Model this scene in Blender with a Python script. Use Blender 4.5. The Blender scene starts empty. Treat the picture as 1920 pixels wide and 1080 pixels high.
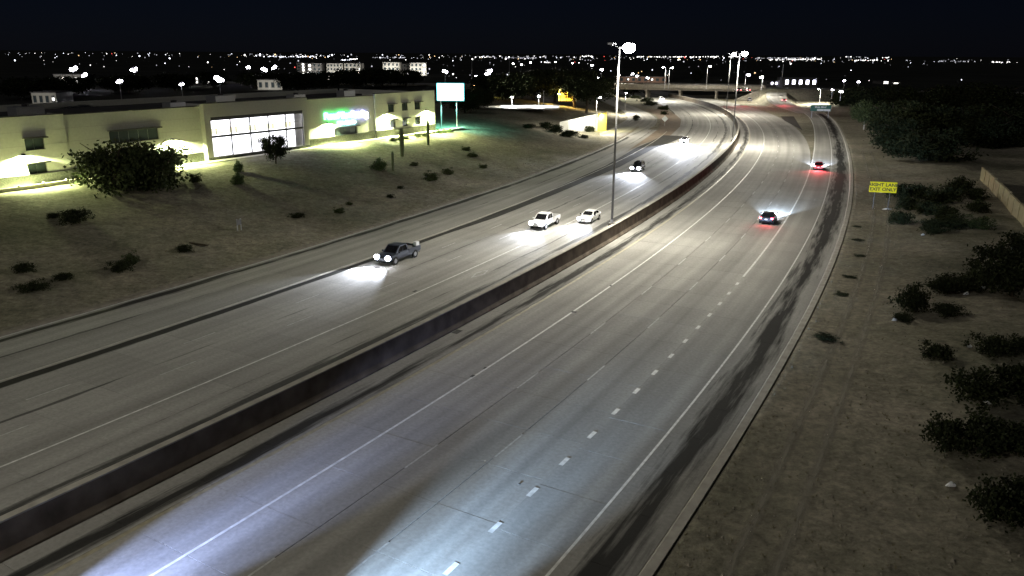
import bpy, math, random
import numpy as np
from mathutils import Matrix, Vector

# ------------------------------------------------------------------ camera, sky, moon, exposure
R = math.radians
scene = bpy.context.scene
CAM_H, PITCH, ROLL, FPX = 21.5, math.atan(440.0 / 1480.0), R(0.4), 1480.0
camd = bpy.data.cameras.new("camera")
camd.sensor_width = 36.0
camd.lens = 36.0 * FPX / 1920.0
camd.clip_start, camd.clip_end = 0.3, 40000
cam = bpy.data.objects.new("camera", camd)
scene.collection.objects.link(cam)
_up = Vector((0, math.sin(PITCH), math.cos(PITCH)))
_fw = Vector((0, math.cos(PITCH), -math.sin(PITCH)))
_rt = Vector((1, 0, 0))
_cx = math.cos(ROLL) * _rt + math.sin(ROLL) * _up
_cy = -math.sin(ROLL) * _rt + math.cos(ROLL) * _up
_m = Matrix((( _cx.x, _cy.x, -_fw.x, 0), (_cx.y, _cy.y, -_fw.y, 0), (_cx.z, _cy.z, -_fw.z, CAM_H), (0, 0, 0, 1)))
cam.matrix_world = _m
scene.camera = cam

world = bpy.data.worlds.new("World")
scene.world = world
world.use_nodes = True
wn = world.node_tree
sky = wn.nodes.new("ShaderNodeTexSky")
sky.sky_type = 'NISHITA'
sky.sun_disc = False
sky.sun_elevation = R(46)
sky.sun_rotation = R(150)
tint = wn.nodes.new("ShaderNodeVectorMath"); tint.operation = 'MULTIPLY'; tint.inputs[1].default_value = (.5, .55, 1.0)
wn.links.new(sky.outputs[0], tint.inputs[0]); wn.links.new(tint.outputs[0], wn.nodes["Background"].inputs[0])
wn.nodes["Background"].inputs[1].default_value = 0.0002
sky.ozone_density = 6.0
sky.air_density = 1.0
sky.dust_density = 0.2

sund = bpy.data.lights.new("moon", 'SUN')
sund.energy, sund.angle, sund.color = 0.052, R(12), (1.0, 0.97, 0.92)
sun = bpy.data.objects.new("moon", sund)
scene.collection.objects.link(sun)
sun.rotation_euler = (R(44), 0, R(-60))

scene.view_settings.view_transform = 'Standard'
scene.view_settings.look = 'None'
scene.view_settings.exposure = 2.0
scene.view_settings.gamma = 1.0
scene.view_settings.use_curve_mapping = False
scene.cycles.use_denoising = True
scene.cycles.max_bounces = 5
scene.cycles.diffuse_bounces = 2
scene.cycles.glossy_bounces = 2
scene.cycles.transparent_max_bounces = 8
scene.cycles.sample_clamp_indirect = 3.0

rng = random.Random(51)
nrng = np.random.RandomState(51)
C = scene.collection

# ------------------------------------------------------------------ helpers
class MB:
    """collects shapes into one mesh"""
    def __init__(s):
        s.v, s.f, s.uv = [], [], None
    def add(s, vs, fs):
        o = len(s.v)
        s.v += [tuple(p) for p in vs]
        s.f += [tuple(i + o for i in f) for f in fs]
        return s
    def box(s, c, d, rz=0.0):
        cx, cy, cz = c; hx, hy, hz = d[0] / 2, d[1] / 2, d[2] / 2
        ca, sa = math.cos(rz), math.sin(rz)
        vs = []
        for x, y, z in ((-1,-1,-1),(1,-1,-1),(1,1,-1),(-1,1,-1),(-1,-1,1),(1,-1,1),(1,1,1),(-1,1,1)):
            X, Y = x * hx, y * hy
            vs.append((cx + X * ca - Y * sa, cy + X * sa + Y * ca, cz + z * hz))
        return s.add(vs, [(3,2,1,0),(4,5,6,7),(0,1,5,4),(1,2,6,5),(2,3,7,6),(3,0,4,7)])
    def tube(s, a, b, r0, r1=None, n=8, cap=True):
        r1 = r0 if r1 is None else r1
        a, b = Vector(a), Vector(b)
        d = (b - a).normalized()
        t = Vector((0, 0, 1)) if abs(d.z) < .9 else Vector((1, 0, 0))
        e = d.cross(t).normalized(); g = d.cross(e)
        vs = []
        for p, r in ((a, r0), (b, r1)):
            for i in range(n):
                w = 2 * math.pi * i / n
                vs.append(p + (e * math.cos(w) + g * math.sin(w)) * r)
        fs = [((i + 1) % n, i, n + i, n + (i + 1) % n) for i in range(n)]
        if cap:
            fs += [tuple(range(n)), tuple(range(2 * n - 1, n - 1, -1))]
        return s.add(vs, fs)
    def loft(s, rings, cap=True):
        n = len(rings[0]); vs = [p for r in rings for p in r]; fs = []
        for k in range(len(rings) - 1):
            for i in range(n):
                j = (i + 1) % n
                fs.append((k * n + i, k * n + j, (k + 1) * n + j, (k + 1) * n + i))
        if cap:
            fs += [tuple(range(n - 1, -1, -1)), tuple(range((len(rings) - 1) * n, len(rings) * n))]
        return s.add(vs, fs)
    def quad(s, a, b, c, d):
        return s.add([a, b, c, d], [(0, 1, 2, 3)])
    def mesh(s, name, smooth=False):
        me = bpy.data.meshes.new(name)
        me.from_pydata(s.v, [], s.f)
        if s.uv is not None:
            l = me.uv_layers.new(name="UVMap")
            idx = np.empty(len(me.loops), dtype=np.int64); me.loops.foreach_get("vertex_index", idx)
            l.data.foreach_set("uv", np.asarray(s.uv, dtype=np.float32)[idx].ravel())
        me.update()
        if smooth:
            me.polygons.foreach_set("use_smooth", [True] * len(me.polygons))
        return me

def link(name, data, mat=None, parent=None, label=None, cat=None, group=None, kind=None, loc=None, rz=None):
    o = bpy.data.objects.new(name, data)
    C.objects.link(o)
    if mat is not None and data is not None and hasattr(data, "materials") and len(data.materials) == 0:
        data.materials.append(mat)
    if parent is not None: o.parent = parent
    if loc is not None: o.location = loc
    if rz is not None: o.rotation_euler = (0, 0, rz)
    for k, v in (("label", label), ("category", cat), ("group", group), ("kind", kind)):
        if v: o[k] = v
    return o
def obj(name, mb, mat, parent=None, smooth=False, **k):
    return link(name, mb.mesh(name, smooth), mat, parent, **k)
def empty(name, loc, rz=0.0, **k):
    o = link(name, None, loc=loc, rz=rz, **k)
    return o
KIDS = {}
def copy_tree(o, parent=None, loc=None, rz=None, scale=None, **props):
    c = o.copy(); C.objects.link(c); c.parent = parent
    if loc is not None: c.location = loc
    if rz is not None: c.rotation_euler = (0, 0, rz)
    if scale is not None: c.scale = scale
    for k, v in props.items(): c[k] = v
    for ch in o.children:
        copy_tree(ch, c)
    return c
def lamp(kind, parent, loc, energy, color, radius=0.15, spot=None, blend=.6, aim=None, name="bulb"):
    d = bpy.data.lights.new(name, kind)
    d.energy, d.color, d.shadow_soft_size = energy, color, radius
    o = bpy.data.objects.new(name, d); C.objects.link(o)
    if parent is not None: o.parent = parent
    o.location = loc
    if kind == 'SPOT':
        d.spot_size, d.spot_blend = spot, blend
        o.rotation_euler = Vector(aim).to_track_quat('-Z', 'Y').to_euler()
    return o

# survey: a point seen in the photograph (1920x1080 frame) at a known height, in world metres
def ray(px, py):
    x, y = (px - 960) / FPX, -(py - 540) / FPX
    c, s = math.cos(ROLL), math.sin(ROLL)
    X, Y = c * x - s * y, s * x + c * y
    return X, math.cos(PITCH) + Y * math.sin(PITCH), -math.sin(PITCH) + Y * math.cos(PITCH)
def survey(px, py, z=0.0):
    dx, dy, dz = ray(px, py); t = (z - CAM_H) / dz
    return dx * t, dy * t, z
def survey_far(px, py, y):
    dx, dy, dz = ray(px, py); t = y / dy
    return dx * t, y, CAM_H + dz * t
def top_z(base, px, py):
    dx, dy, dz = ray(px, py); t = base[1] / dy
    return CAM_H + dz * t

# ------------------------------------------------------------------ materials
def new_mat(name):
    m = bpy.data.materials.new(name); m.use_nodes = True
    return m, m.node_tree.nodes, m.node_tree.links, m.node_tree.nodes["Principled BSDF"]
def plain(name, col, rough=.6, metal=0.0, var=.12, scale=6.0, bump=0.0):
    """a painted or cast surface: base colour broken up by two octaves of grime"""
    m, n, l, b = new_mat(name)
    tc = n.new("ShaderNodeTexCoord")
    nz = n.new("ShaderNodeTexNoise"); nz.inputs["Scale"].default_value = scale; nz.inputs["Detail"].default_value = 5
    l.new(tc.outputs["Object"], nz.inputs["Vector"])
    mr = n.new("ShaderNodeMapRange"); mr.inputs[1].default_value = .3; mr.inputs[2].default_value = .7
    mr.inputs[3].default_value = 1 - var; mr.inputs[4].default_value = 1 + var
    l.new(nz.outputs["Fac"], mr.inputs[0])
    mx = n.new("ShaderNodeVectorMath"); mx.operation = 'SCALE'; mx.inputs[0].default_value = col
    l.new(mr.outputs[0], mx.inputs["Scale"]); l.new(mx.outputs[0], b.inputs["Base Color"])
    b.inputs["Roughness"].default_value = rough; b.inputs["Metallic"].default_value = metal
    if rough > .75: b.inputs["Specular IOR Level"].default_value = .15
    if bump:
        bp = n.new("ShaderNodeBump"); bp.inputs["Strength"].default_value = bump; bp.inputs["Distance"].default_value = .02
        l.new(nz.outputs["Fac"], bp.inputs["Height"]); l.new(bp.outputs[0], b.inputs["Normal"])
    return m
def glow(name, col, strength, sample=True):
    m, n, l, b = new_mat(name)
    b.inputs["Base Color"].default_value = (*col, 1)
    b.inputs["Emission Color"].default_value = (*col, 1)
    b.inputs["Emission Strength"].default_value = strength
    if not sample: m.cycles.emission_sampling = 'NONE'
    return m

def road_material():
    m, n, l, b = new_mat("road_concrete")
    uv = n.new("ShaderNodeUVMap")
    sep = n.new("ShaderNodeSeparateXYZ"); l.new(uv.outputs[0], sep.inputs[0])
    def noise(sx, sy, detail=4, off=0.0):
        mp = n.new("ShaderNodeMapping"); mp.inputs["Scale"].default_value = (sx, sy, 1); mp.inputs["Location"].default_value = (off, off, 0)
        l.new(uv.outputs[0], mp.inputs[0])
        z = n.new("ShaderNodeTexNoise"); z.inputs["Scale"].default_value = 1; z.inputs["Detail"].default_value = detail
        z.inputs["Roughness"].default_value = .6
        l.new(mp.outputs[0], z.inputs["Vector"]); return z.outputs["Fac"]
    def math_(op, a, c, clamp=False):
        q = n.new("ShaderNodeMath"); q.operation = op; q.use_clamp = clamp
        for i, x in enumerate((a, c)):
            if isinstance(x, (int, float)): q.inputs[i].default_value = x
            elif x is not None: l.new(x, q.inputs[i])
        return q.outputs[0]
    def rng_(x, a, c, lo, hi):
        q = n.new("ShaderNodeMapRange"); q.inputs[1].default_value = a; q.inputs[2].default_value = c
        q.inputs[3].default_value = lo; q.inputs[4].default_value = hi; l.new(x, q.inputs[0]); return q.outputs[0]
    streak = noise(.75, .012, 1)             # tyre tracks: long along the lane
    streak2 = noise(4.0, .05, 3, 17)
    blotch = noise(.16, .07, 5, 5)
    grain = noise(4.5, 4.5, 8, 3)
    f = math_('MULTIPLY', rng_(streak, .3, .7, .78, 1.16), rng_(streak2, .3, .7, .97, 1.03))
    f = math_('MULTIPLY', f, rng_(blotch, .3, .7, .86, 1.12))
    f = math_('MULTIPLY', f, rng_(grain, .28, .72, .84, 1.16))
    oi = n.new("ShaderNodeObjectInfo")
    f = math_('MULTIPLY', f, rng_(oi.outputs["Random"], 0, 1, .94, 1.05))
    # wind-blown dirt, oil and old asphalt lying in bands: (centre offset, half width, softness, raggedness, depth)
    edge = noise(2.6, .16, 7, 31); long_ = noise(.25, .03, 4, 47)
    stain = None
    for uc, hw, soft, rag, lo in ((-22.55, 1.3, .9, 2.9, .07), (-21.4, .2, .3, 2.2, .35), (-1.7, .85, .6, 2.0, .12), (4.1, .55, .35, 1.6, .22),
                                  (19.95, .5, .15, .5, .1), (28.75, .55, .25, 1.3, .14), (14.3, .1, .1, .9, .3), (25.2, .1, .1, 1.0, .35), (6.3, .12, .12, 1.1, .4)):
        d = math_('ABSOLUTE', math_('SUBTRACT', sep.outputs[0], uc), None)
        e = math_('ADD', math_('SUBTRACT', edge, .5), math_('SUBTRACT', long_, .52))
        q = math_('DIVIDE', math_('ADD', math_('SUBTRACT', hw, d), math_('MULTIPLY', e, rag)), soft, True)
        q = math_('MULTIPLY', q, 1 - lo)
        stain = q if stain is None else math_('MAXIMUM', stain, q)
    f = math_('MULTIPLY', f, math_('SUBTRACT', 1.0, stain))
    mx = n.new("ShaderNodeVectorMath"); mx.operation = 'SCALE'; mx.inputs[0].default_value = (.30, .292, .272)
    l.new(f, mx.inputs["Scale"]); l.new(mx.outputs[0], b.inputs["Base Color"])
    b.inputs["Roughness"].default_value = .82; b.inputs["Specular IOR Level"].default_value = .12
    bp = n.new("ShaderNodeBump"); bp.inputs["Strength"].default_value = .25; bp.inputs["Distance"].default_value = .01
    l.new(grain, bp.inputs["Height"]); l.new(bp.outputs[0], b.inputs["Normal"])
    return m

def soil_material():
    m, n, l, b = new_mat("desert_soil")
    tc = n.new("ShaderNodeTexCoord")
    def noise(s, d=5, r=.6):
        z = n.new("ShaderNodeTexNoise"); z.inputs["Scale"].default_value = s; z.inputs["Detail"].default_value = d
        z.inputs["Roughness"].default_value = r; l.new(tc.outputs["Object"], z.inputs["Vector"]); return z
    big, mid, fine = noise(.07), noise(.9, 7, .68), noise(2.6, 7, .75)
    cr = n.new("ShaderNodeValToRGB")
    cr.color_ramp.elements[0].position, cr.color_ramp.elements[0].color = .34, (.17, .158, .13, 1)
    cr.color_ramp.elements[1].position, cr.color_ramp.elements[1].color = .68, (.32, .298, .247, 1)
    l.new(mid.outputs["Fac"], cr.inputs[0])
    cr2 = n.new("ShaderNodeValToRGB")
    cr2.color_ramp.elements[0].position, cr2.color_ramp.elements[0].color = .35, (.62, .64, .55, 1)
    cr2.color_ramp.elements[1].position, cr2.color_ramp.elements[1].color = .65, (1.1, 1.06, 1.0, 1)
    l.new(big.outputs["Fac"], cr2.inputs[0])
    mu = n.new("ShaderNodeMixRGB"); mu.blend_type = 'MULTIPLY'; mu.inputs[0].default_value = 1
    l.new(cr.outputs[0], mu.inputs[1]); l.new(cr2.outputs[0], mu.inputs[2])
    mr = n.new("ShaderNodeMapRange"); mr.inputs[1].default_value = .3; mr.inputs[2].default_value = .72
    mr.inputs[3].default_value = .5; mr.inputs[4].default_value = 1.42; l.new(fine.outputs["Fac"], mr.inputs[0])
    sc = n.new("ShaderNodeVectorMath"); sc.operation = 'SCALE'
    l.new(mu.outputs[0], sc.inputs[0]); l.new(mr.outputs[0], sc.inputs["Scale"]); l.new(sc.outputs[0], b.inputs["Base Color"])
    b.inputs["Roughness"].default_value = .95; b.inputs["Specular IOR Level"].default_value = .1
    bp = n.new("ShaderNodeBump"); bp.inputs["Strength"].default_value = .9; bp.inputs["Distance"].default_value = .12
    l.new(fine.outputs["Fac"], bp.inputs["Height"]); l.new(bp.outputs[0], b.inputs["Normal"])
    return m

def leaf_material(name, a, c):
    m, n, l, b = new_mat(name)
    g = n.new("ShaderNodeNewGeometry")
    cr = n.new("ShaderNodeValToRGB")
    cr.color_ramp.elements[0].color = (*a, 1); cr.color_ramp.elements[1].color = (*c, 1)
    l.new(g.outputs["Random Per Island"], cr.inputs[0])
    l.new(cr.outputs[0], b.inputs["Base Color"])
    b.inputs["Roughness"].default_value = .8; b.inputs["Specular IOR Level"].default_value = .08
    return m

def glass_material(name, tint, refl=.5):
    m, n, l, b = new_mat(name)
    b.inputs["Base Color"].default_value = (*tint, 1)
    b.inputs["Roughness"].default_value = .08
    b.inputs["Specular IOR Level"].default_value = refl
    return m

M_ROAD, M_SOIL = road_material(), soil_material()
M_PAINT = plain("white_road_paint", (.62, .62, .6), .6, var=.25, scale=2.5)
M_WORN = plain("worn_road_paint", (.43, .43, .42), .7, var=.35, scale=3)
M_FADED = plain("faded_road_paint", (.36, .355, .345), .75, var=.3, scale=2)
M_YELLOW = plain("yellow_road_paint", (.34, .31, .225), .6, var=.25, scale=2.0)
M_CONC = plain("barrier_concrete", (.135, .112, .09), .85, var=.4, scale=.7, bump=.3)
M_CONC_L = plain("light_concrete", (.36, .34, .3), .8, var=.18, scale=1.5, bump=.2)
M_KERB = plain("sandy_concrete", (.2, .18, .15), .9, var=.25, scale=1.2, bump=.3)
M_ASPH = plain("asphalt", (.042, .041, .038), .9, var=.3, scale=.8, bump=.3)
M_DARKIRON = plain("dark_iron", (.02, .02, .02), .7)
M_STEEL = plain("galvanised_steel", (.42, .42, .43), .45, .6, var=.1)
M_POLE = plain("shade_dark_pole_steel", (.13, .13, .13), .6, .2, var=.15)  # steel darkened in its colour to stand in for the poles' backlit shade
M_STUCCO = plain("cream_stucco", (.5, .5, .465), .9, var=.06, scale=3, bump=.15)
M_STUCCO_G = plain("grey_stucco", (.43, .42, .4), .9, var=.06, scale=3, bump=.15)
M_STONE = plain("stone_wainscot", (.13, .135, .12), .9, var=.35, scale=5, bump=.5)
M_DARKMETAL = plain("bronze_metal", (.035, .034, .036), .5, .3)
M_ROOF = plain("roof_membrane", (.07, .068, .07), .9, var=.3, scale=.4)
M_BARK = plain("bark", (.07, .055, .04), .9, var=.3, scale=8, bump=.4)
M_PALEBARK = plain("pale_bark", (.34, .31, .26), .9, var=.3, scale=6, bump=.3)
M_LEAF = leaf_material("desert_leaves", (.022, .032, .012), (.07, .085, .036))
M_LEAF_G = leaf_material("green_leaves", (.04, .07, .025), (.1, .14, .06))
M_LEAF_D = leaf_material("dark_leaves", (.010, .014, .006), (.032, .038, .017))
M_CACTUS = plain("cactus_skin", (.1, .12, .06), .8, var=.2, scale=4)
M_BLOCK = plain("block_wall", (.36, .31, .2), .9, var=.15, scale=2, bump=.3)
M_BLOCKY = plain("yellow_wall_paint", (.58, .48, .14), .8, var=.12, scale=1.5)
M_WIN = glass_material("dark_window", (.03, .04, .045))
M_CARGLASS = glass_material("car_glass", (.012, .012, .014))
M_TYRE = plain("tyre_rubber", (.02, .02, .02), .85)
M_RIM = plain("alloy_rim", (.4, .4, .42), .35, .8)
M_WHITECAR = plain("white_car_paint", (.72, .72, .72), .35, var=.03)
M_BLACKCAR = plain("black_car_paint", (.016, .016, .019), .25, var=.05)
M_NAVYCAR = plain("navy_car_paint", (.035, .042, .06), .3, var=.05)
M_REDCAR = plain("red_car_paint", (.3, .012, .015), .3, var=.05)
M_GREYCAR = plain("grey_car_paint", (.16, .16, .17), .35, var=.05)
M_SIGNY = plain("yellow_sign_sheet", (.78, .66, .0), .5, var=.04)
M_SIGNG = plain("green_sign_sheet", (.012, .10, .075), .5, var=.06)
M_SIGNW = plain("white_sign_sheet", (.7, .72, .7), .5, var=.05)
M_INK = plain("black_ink", (.015, .015, .015), .6)
M_LITTER = plain("white_plastic", (.75, .76, .78), .5, var=.05)
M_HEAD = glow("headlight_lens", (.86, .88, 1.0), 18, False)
M_TAIL = glow("tail_lamp", (1.0, .06, .12), 14, False)
M_BRAKE = glow("brake_lamp", (1.0, .12, .12), 10, False)
M_DIM = plain("unlit_lens", (.5, .5, .52), .2)
M_DIMRED = plain("unlit_red_lens", (.25, .01, .01), .2)
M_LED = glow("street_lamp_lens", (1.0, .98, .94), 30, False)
M_HPS = glow("sodium_lamp_lens", (1.0, .75, .35), 12, False)
M_FLOOD = glow("floodlight_lens", (.9, .87, 1.0), 16, False)
M_LOBBY = glow("glowing_interior_wall", (.93, .93, 1.0), .8)  # lobby surfaces glow themselves, standing in for its ceiling lamps
M_LOBBYW = glow("glowing_interior_warm", (1.0, .97, .62), .3)
M_SIGN_GREEN = glow("green_letters", (.12, 1.0, .32), 8)
M_SIGN_CYAN = glow("cyan_letters", (.5, .98, 1.0), 5)
M_SIGN_BLUE = glow("blue_white_letters", (.55, .58, 1.0), 6)
M_PANEL = glow("backlit_sign_face", (.75, .97, 1.0), 1.3)
M_PANELB = glow("backlit_sign_edge", (.12, .75, .85), .55)
M_WINLIT = glow("lit_window", (1.0, .97, .88), 1.6, False)
M_SHOPLIT = glow("lit_shop_window", (.8, .78, 1.0), 3.0, False)
M_REDSIGN = glow("red_sign", (1.0, .12, .14), 3, False)

# ------------------------------------------------------------------ road alignment (metres, from the camera's foot)
MC = [-0.2217, 5.9167, 0.8786, -10.0368, -56.1322, 60.3069, 70.3756]     # north-bound foot of the median barrier
DC = [-2.4809, -1.7281, 6.7072, -10.071, 60.8471, 56.2332]              # left line of the exit lane
def xM(y):
    y = np.asarray(y, float); yc = np.clip(y, 30, 490); t = (yc - 250) / 250
    return np.polyval(MC, t) + np.polyval(np.polyder(MC), t) / 250 * (y - yc)
def xD(y):
    y = np.asarray(y, float); yc = np.clip(y, 28, 325); t = (yc - 150) / 150
    return np.polyval(DC, t) + np.polyval(np.polyder(DC), t) / 150 * (y - yc)
class Path:
    def __init__(s, pts):
        s.p = np.asarray(pts, float)
        d = np.hypot(*np.diff(s.p, axis=0).T); s.s = np.r_[0, np.cumsum(d)]
        t = np.gradient(s.p, axis=0); t /= np.hypot(*t.T)[:, None]; s.t = t
    def at(s, q):
        return np.array([np.interp(q, s.s, s.p[:, 0]), np.interp(q, s.s, s.p[:, 1])])
    def tan(s, q):
        t = np.array([np.interp(q, s.s, s.t[:, 0]), np.interp(q, s.s, s.t[:, 1])]); return t / np.hypot(*t)
    def off(s, q, u):
        p, t = s.at(q), s.tan(q); return p + u * np.array([-t[1], t[0]])
    def s_of_y(s, y): return float(np.interp(y, s.p[:, 1], s.s))
yy = np.r_[np.arange(-80, 500, 1.0), np.arange(500, 1500, 20.0)]
PM = Path(np.stack([xM(yy), yy], 1))
yd = np.arange(-80, 331, 1.0)
PD = Path(np.stack([xD(yd), yd], 1))
def road_point(y, u):
    q = PM.s_of_y(y)
    for _ in range(8): q += y - PM.off(q, u)[1]
    return PM.off(q, u), PM.tan(q)
def ribbon(path, s0, s1, u0, u1, z, step=3.0, ushift=0.0, cols=1, thick=0.0, mb=None, zf=None):
    mb = mb or MB(); n = max(2, int(math.ceil((s1 - s0) / step)) + 1)
    ss = np.linspace(s0, s1, n); us = np.linspace(u0, u1, cols + 1)
    vs, uv, fs = [], [], []
    for q in ss:
        for u in us:
            p = path.off(q, u); vs.append((p[0], p[1], z if zf is None else zf(q))); uv.append((u + ushift, q))
    w = cols + 1
    for i in range(n - 1):
        for j in range(cols):
            fs.append((i * w + j, i * w + j + 1, (i + 1) * w + j + 1, (i + 1) * w + j))
    if u1 > u0: fs = [f[::-1] for f in fs]
    o = len(mb.v); mb.add(vs, fs); mb.uv = (mb.uv or [(0, 0)] * o) + uv
    return mb

# edges of the graded corridor
_yl = np.array([-80, 60, 103, 150, 190, 203, 226, 243, 263, 300, 345, 400, 470, 600, 1500.])
def j_edge(y):                                     # back of the left kerb
    q = PM.s_of_y(y); return PM.off(q, 30.6)[0]
def xl(y):
    if y < 195: return float(np.interp(y, JY, JX))
    return float(np.interp(y, [195, 226, 243, 263, 300, 345, 400, 470, 600, 1500], [float(np.interp(195, JY, JX)), 24.5, 30.5, 35, 40, 38, 40, 46, 30, -145]))
_q = np.linspace(0, 320, 500); _J = np.array([PM.off(s_, 30.6) for s_ in _q]); JX, JY = _J[:, 0], _J[:, 1]
_Cb = np.array([PD.off(s_, -7.65) for s_ in np.linspace(0, PD.s[-1], 500)]); CX, CY = _Cb[:, 0], _Cb[:, 1]
def xr(y):
    if y < 300: return float(np.interp(y, CY, CX))
    return float(np.interp(y, [300, 326, 345, 400, 470, 600, 1500], [float(np.interp(300, CY, CX)), 121, 122, 122, 104, 84, -90]))
def sm(t):
    t = max(0.0, min(1.0, t)); return t * t * (3 - 2 * t)
def hgt(x, y):
    a, b = xl(y), xr(y)
    if x < a:
        d = (a - x) * .9
        z = .12 + 4.3 * (0.55 * min(1, d / 34) + .45 * sm(d / 34))
        if y > 600: z = -.1 + 4.4 * sm(d / 30)
    elif x > b:
        d = (x - b) * .92
        z = .13 + .95 * sm((d - 2) / 18) + 3.3 * sm((d - 21) / 60)
    else:
        return -.08
    return z + .05 * math.sin(x * .9 + math.sin(y * .6)) * min(1, (a - x if x < a else x - b) / 3) + .06 * math.sin(y * .37 + x * .23) * min(1, (a - x if x < a else x - b) / 3)

# ------------------------------------------------------------------ ground: one sheet to the horizon
def build_ground():
    rows = list(np.arange(-80, 0, 6.0)) + list(np.arange(0, 270, 1.5)) + list(np.arange(270, 520, 5.0)) + list(np.arange(520, 1000, 40.0)) + [1100, 1300, 1600, 2200, 3000, 4500, 7000, 11000, 18000, 30000]
    lo = [0, .35, .8, 1.4, 2, 2.8] + list(np.arange(4, 62, 1.5)) + [66, 72, 80, 95, 120, 160, 220, 320, 480, 800, 1400, 2600, 5000, 9000, 16000, 30000]
    mid = np.linspace(0, 1, 9)[1:-1]
    mb = MB(); nc = None
    for y in rows:
        a, b = xl(y), xr(y)
        xs = [a - d for d in reversed(lo)] + [a + .03] + [a + (b - a) * t for t in mid] + [b - .03] + [b + d for d in lo]
        nc = len(xs)
        for x in xs: mb.v.append((x, float(y), hgt(x, y)))
    for i in range(len(rows) - 1):
        for j in range(nc - 1):
            mb.f.append((i * nc + j, i * nc + j + 1, (i + 1) * nc + j + 1, (i + 1) * nc + j))
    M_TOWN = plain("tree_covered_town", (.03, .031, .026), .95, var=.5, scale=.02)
    g_ = obj("ground", mb, M_SOIL, smooth=True, kind="structure", label="sandy desert ground rising from the freeway into banks")
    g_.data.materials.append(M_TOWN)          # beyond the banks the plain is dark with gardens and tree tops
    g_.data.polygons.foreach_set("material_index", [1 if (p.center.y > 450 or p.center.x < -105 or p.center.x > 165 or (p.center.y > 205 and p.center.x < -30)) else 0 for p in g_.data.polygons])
    return g_
build_ground()

# ------------------------------------------------------------------ carriageways: slabs near, plain pavement beyond
SY0 = PM.s_of_y(14)
def slab(path, s0, s1, u0, u1, parent, shift=0.0):
    g = .02
    e = .01
    a = path.off(s0 + e, u0 - g); b = path.off(s1 - e, u0 - g); c = path.off(s1 - e, u1 + g); d = path.off(s0 + e, u1 + g)
    mb = MB(); dz = rng.uniform(-.0012, .0008)
    top = [(p[0], p[1], dz) for p in (a, b, c, d)]; bot = [(p[0], p[1], -.075) for p in (a, b, c, d)]
    mb.add(top + bot, [(0, 3, 2, 1)[::-1], (0, 1, 5, 4), (1, 2, 6, 5), (2, 3, 7, 6), (3, 0, 4, 7)])
    ua, uc, sa, sb = u0 - g + shift, u1 + g + shift, s0 + g, s1 - g
    mb.uv = [(ua, sa), (ua, sb), (uc, sb), (uc, sa)] * 2
    if top[0][0] is not None:
        e1 = Vector(top[1]) - Vector(top[0]); e2 = Vector(top[3]) - Vector(top[0])
        if e1.cross(e2).z < 0: mb.f[0] = mb.f[0][::-1]
    return obj("slab", mb, M_ROAD, parent)
def carriageway(name, label, edges, rows):
    pave = MB(); s_end = SY0 + rows * 4.57
    root = None
    # the far pavement is the structure's own mesh; slabs and markings are its parts
    for u0, u1 in zip(edges[:-1], edges[1:]):
        ribbon(PM, s_end, PM.s_of_y(900), u0, u1, -.002, 4.0, mb=pave)
        ribbon(PM, PM.s_of_y(-60), SY0, u0, u1, -.002, 6.0, mb=pave)
    root = obj(name, pave, M_ROAD, kind="structure", label=label)
    for r in range(rows):
        s0 = SY0 + r * 4.57
        for u0, u1 in zip(edges[:-1], edges[1:]):
            slab(PM, s0, s0 + 4.57, u0, u1, root)
    return root, s_end
NB_E = [0.0, -2.45, -6.3, -9.88, -13.42, -17.0]
nb, nb_end = carriageway("northbound_road", "grey concrete northbound freeway carriageway with five lanes", NB_E, 42)
SB_E = [1.1, 4.9, 8.7, 12.45, 16.2, 19.9, 21.0, 25.2, 30.0]
sb, sb_end = carriageway("southbound_road", "grey concrete southbound freeway carriageway with merging lane", SB_E[:6], 42)
# exit lane and right shoulder follow their own line
DS0 = PD.s_of_y(14 - 9)
pv = MB()
ex_rows = 42
for u0, u1 in ((0, -3.8), (-3.8, -7.1)):
    ribbon(PD, DS0 + ex_rows * 4.57, PD.s[-1] - 2, u0, u1, -.001, 4.0, ushift=-17.0, mb=pv)
    ribbon(PD, 0, DS0, u0, u1, -.001, 6.0, ushift=-17.0, mb=pv)
exit_lane = obj("exit_lane", pv, M_ROAD, kind="structure", label="right hand exit lane and stained shoulder of the freeway")
for r in range(ex_rows):
    s0 = DS0 + r * 4.57
    slab(PD, s0, s0 + 4.57, -3.8, 0, exit_lane, -17.0)
    slab(PD, s0, s0 + 4.57, -7.1, -3.8, exit_lane, -17.0)
# the entering lane left of the south-bound lanes
pv = MB()
for u0, u1 in ((19.9, 21.0), (21.0, 25.2), (25.2, 29.75)):
    ribbon(PM, SY0 + 36 * 4.57, PM.s_of_y(232), u0, u1, -.003, 4.0, mb=pv)
    ribbon(PM, PM.s_of_y(-60), SY0, u0, u1, -.003, 6.0, mb=pv)
entry = obj("entry_lane", pv, M_ROAD, kind="structure", label="entry lane merging beside the southbound freeway lanes")
for r in range(36):
    s0 = SY0 + r * 4.57
    for u0, u1 in ((19.9, 21.0), (21.0, 25.2), (25.2, 29.75)):
        slab(PM, s0, s0 + 4.57, u0, u1, entry)

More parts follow.
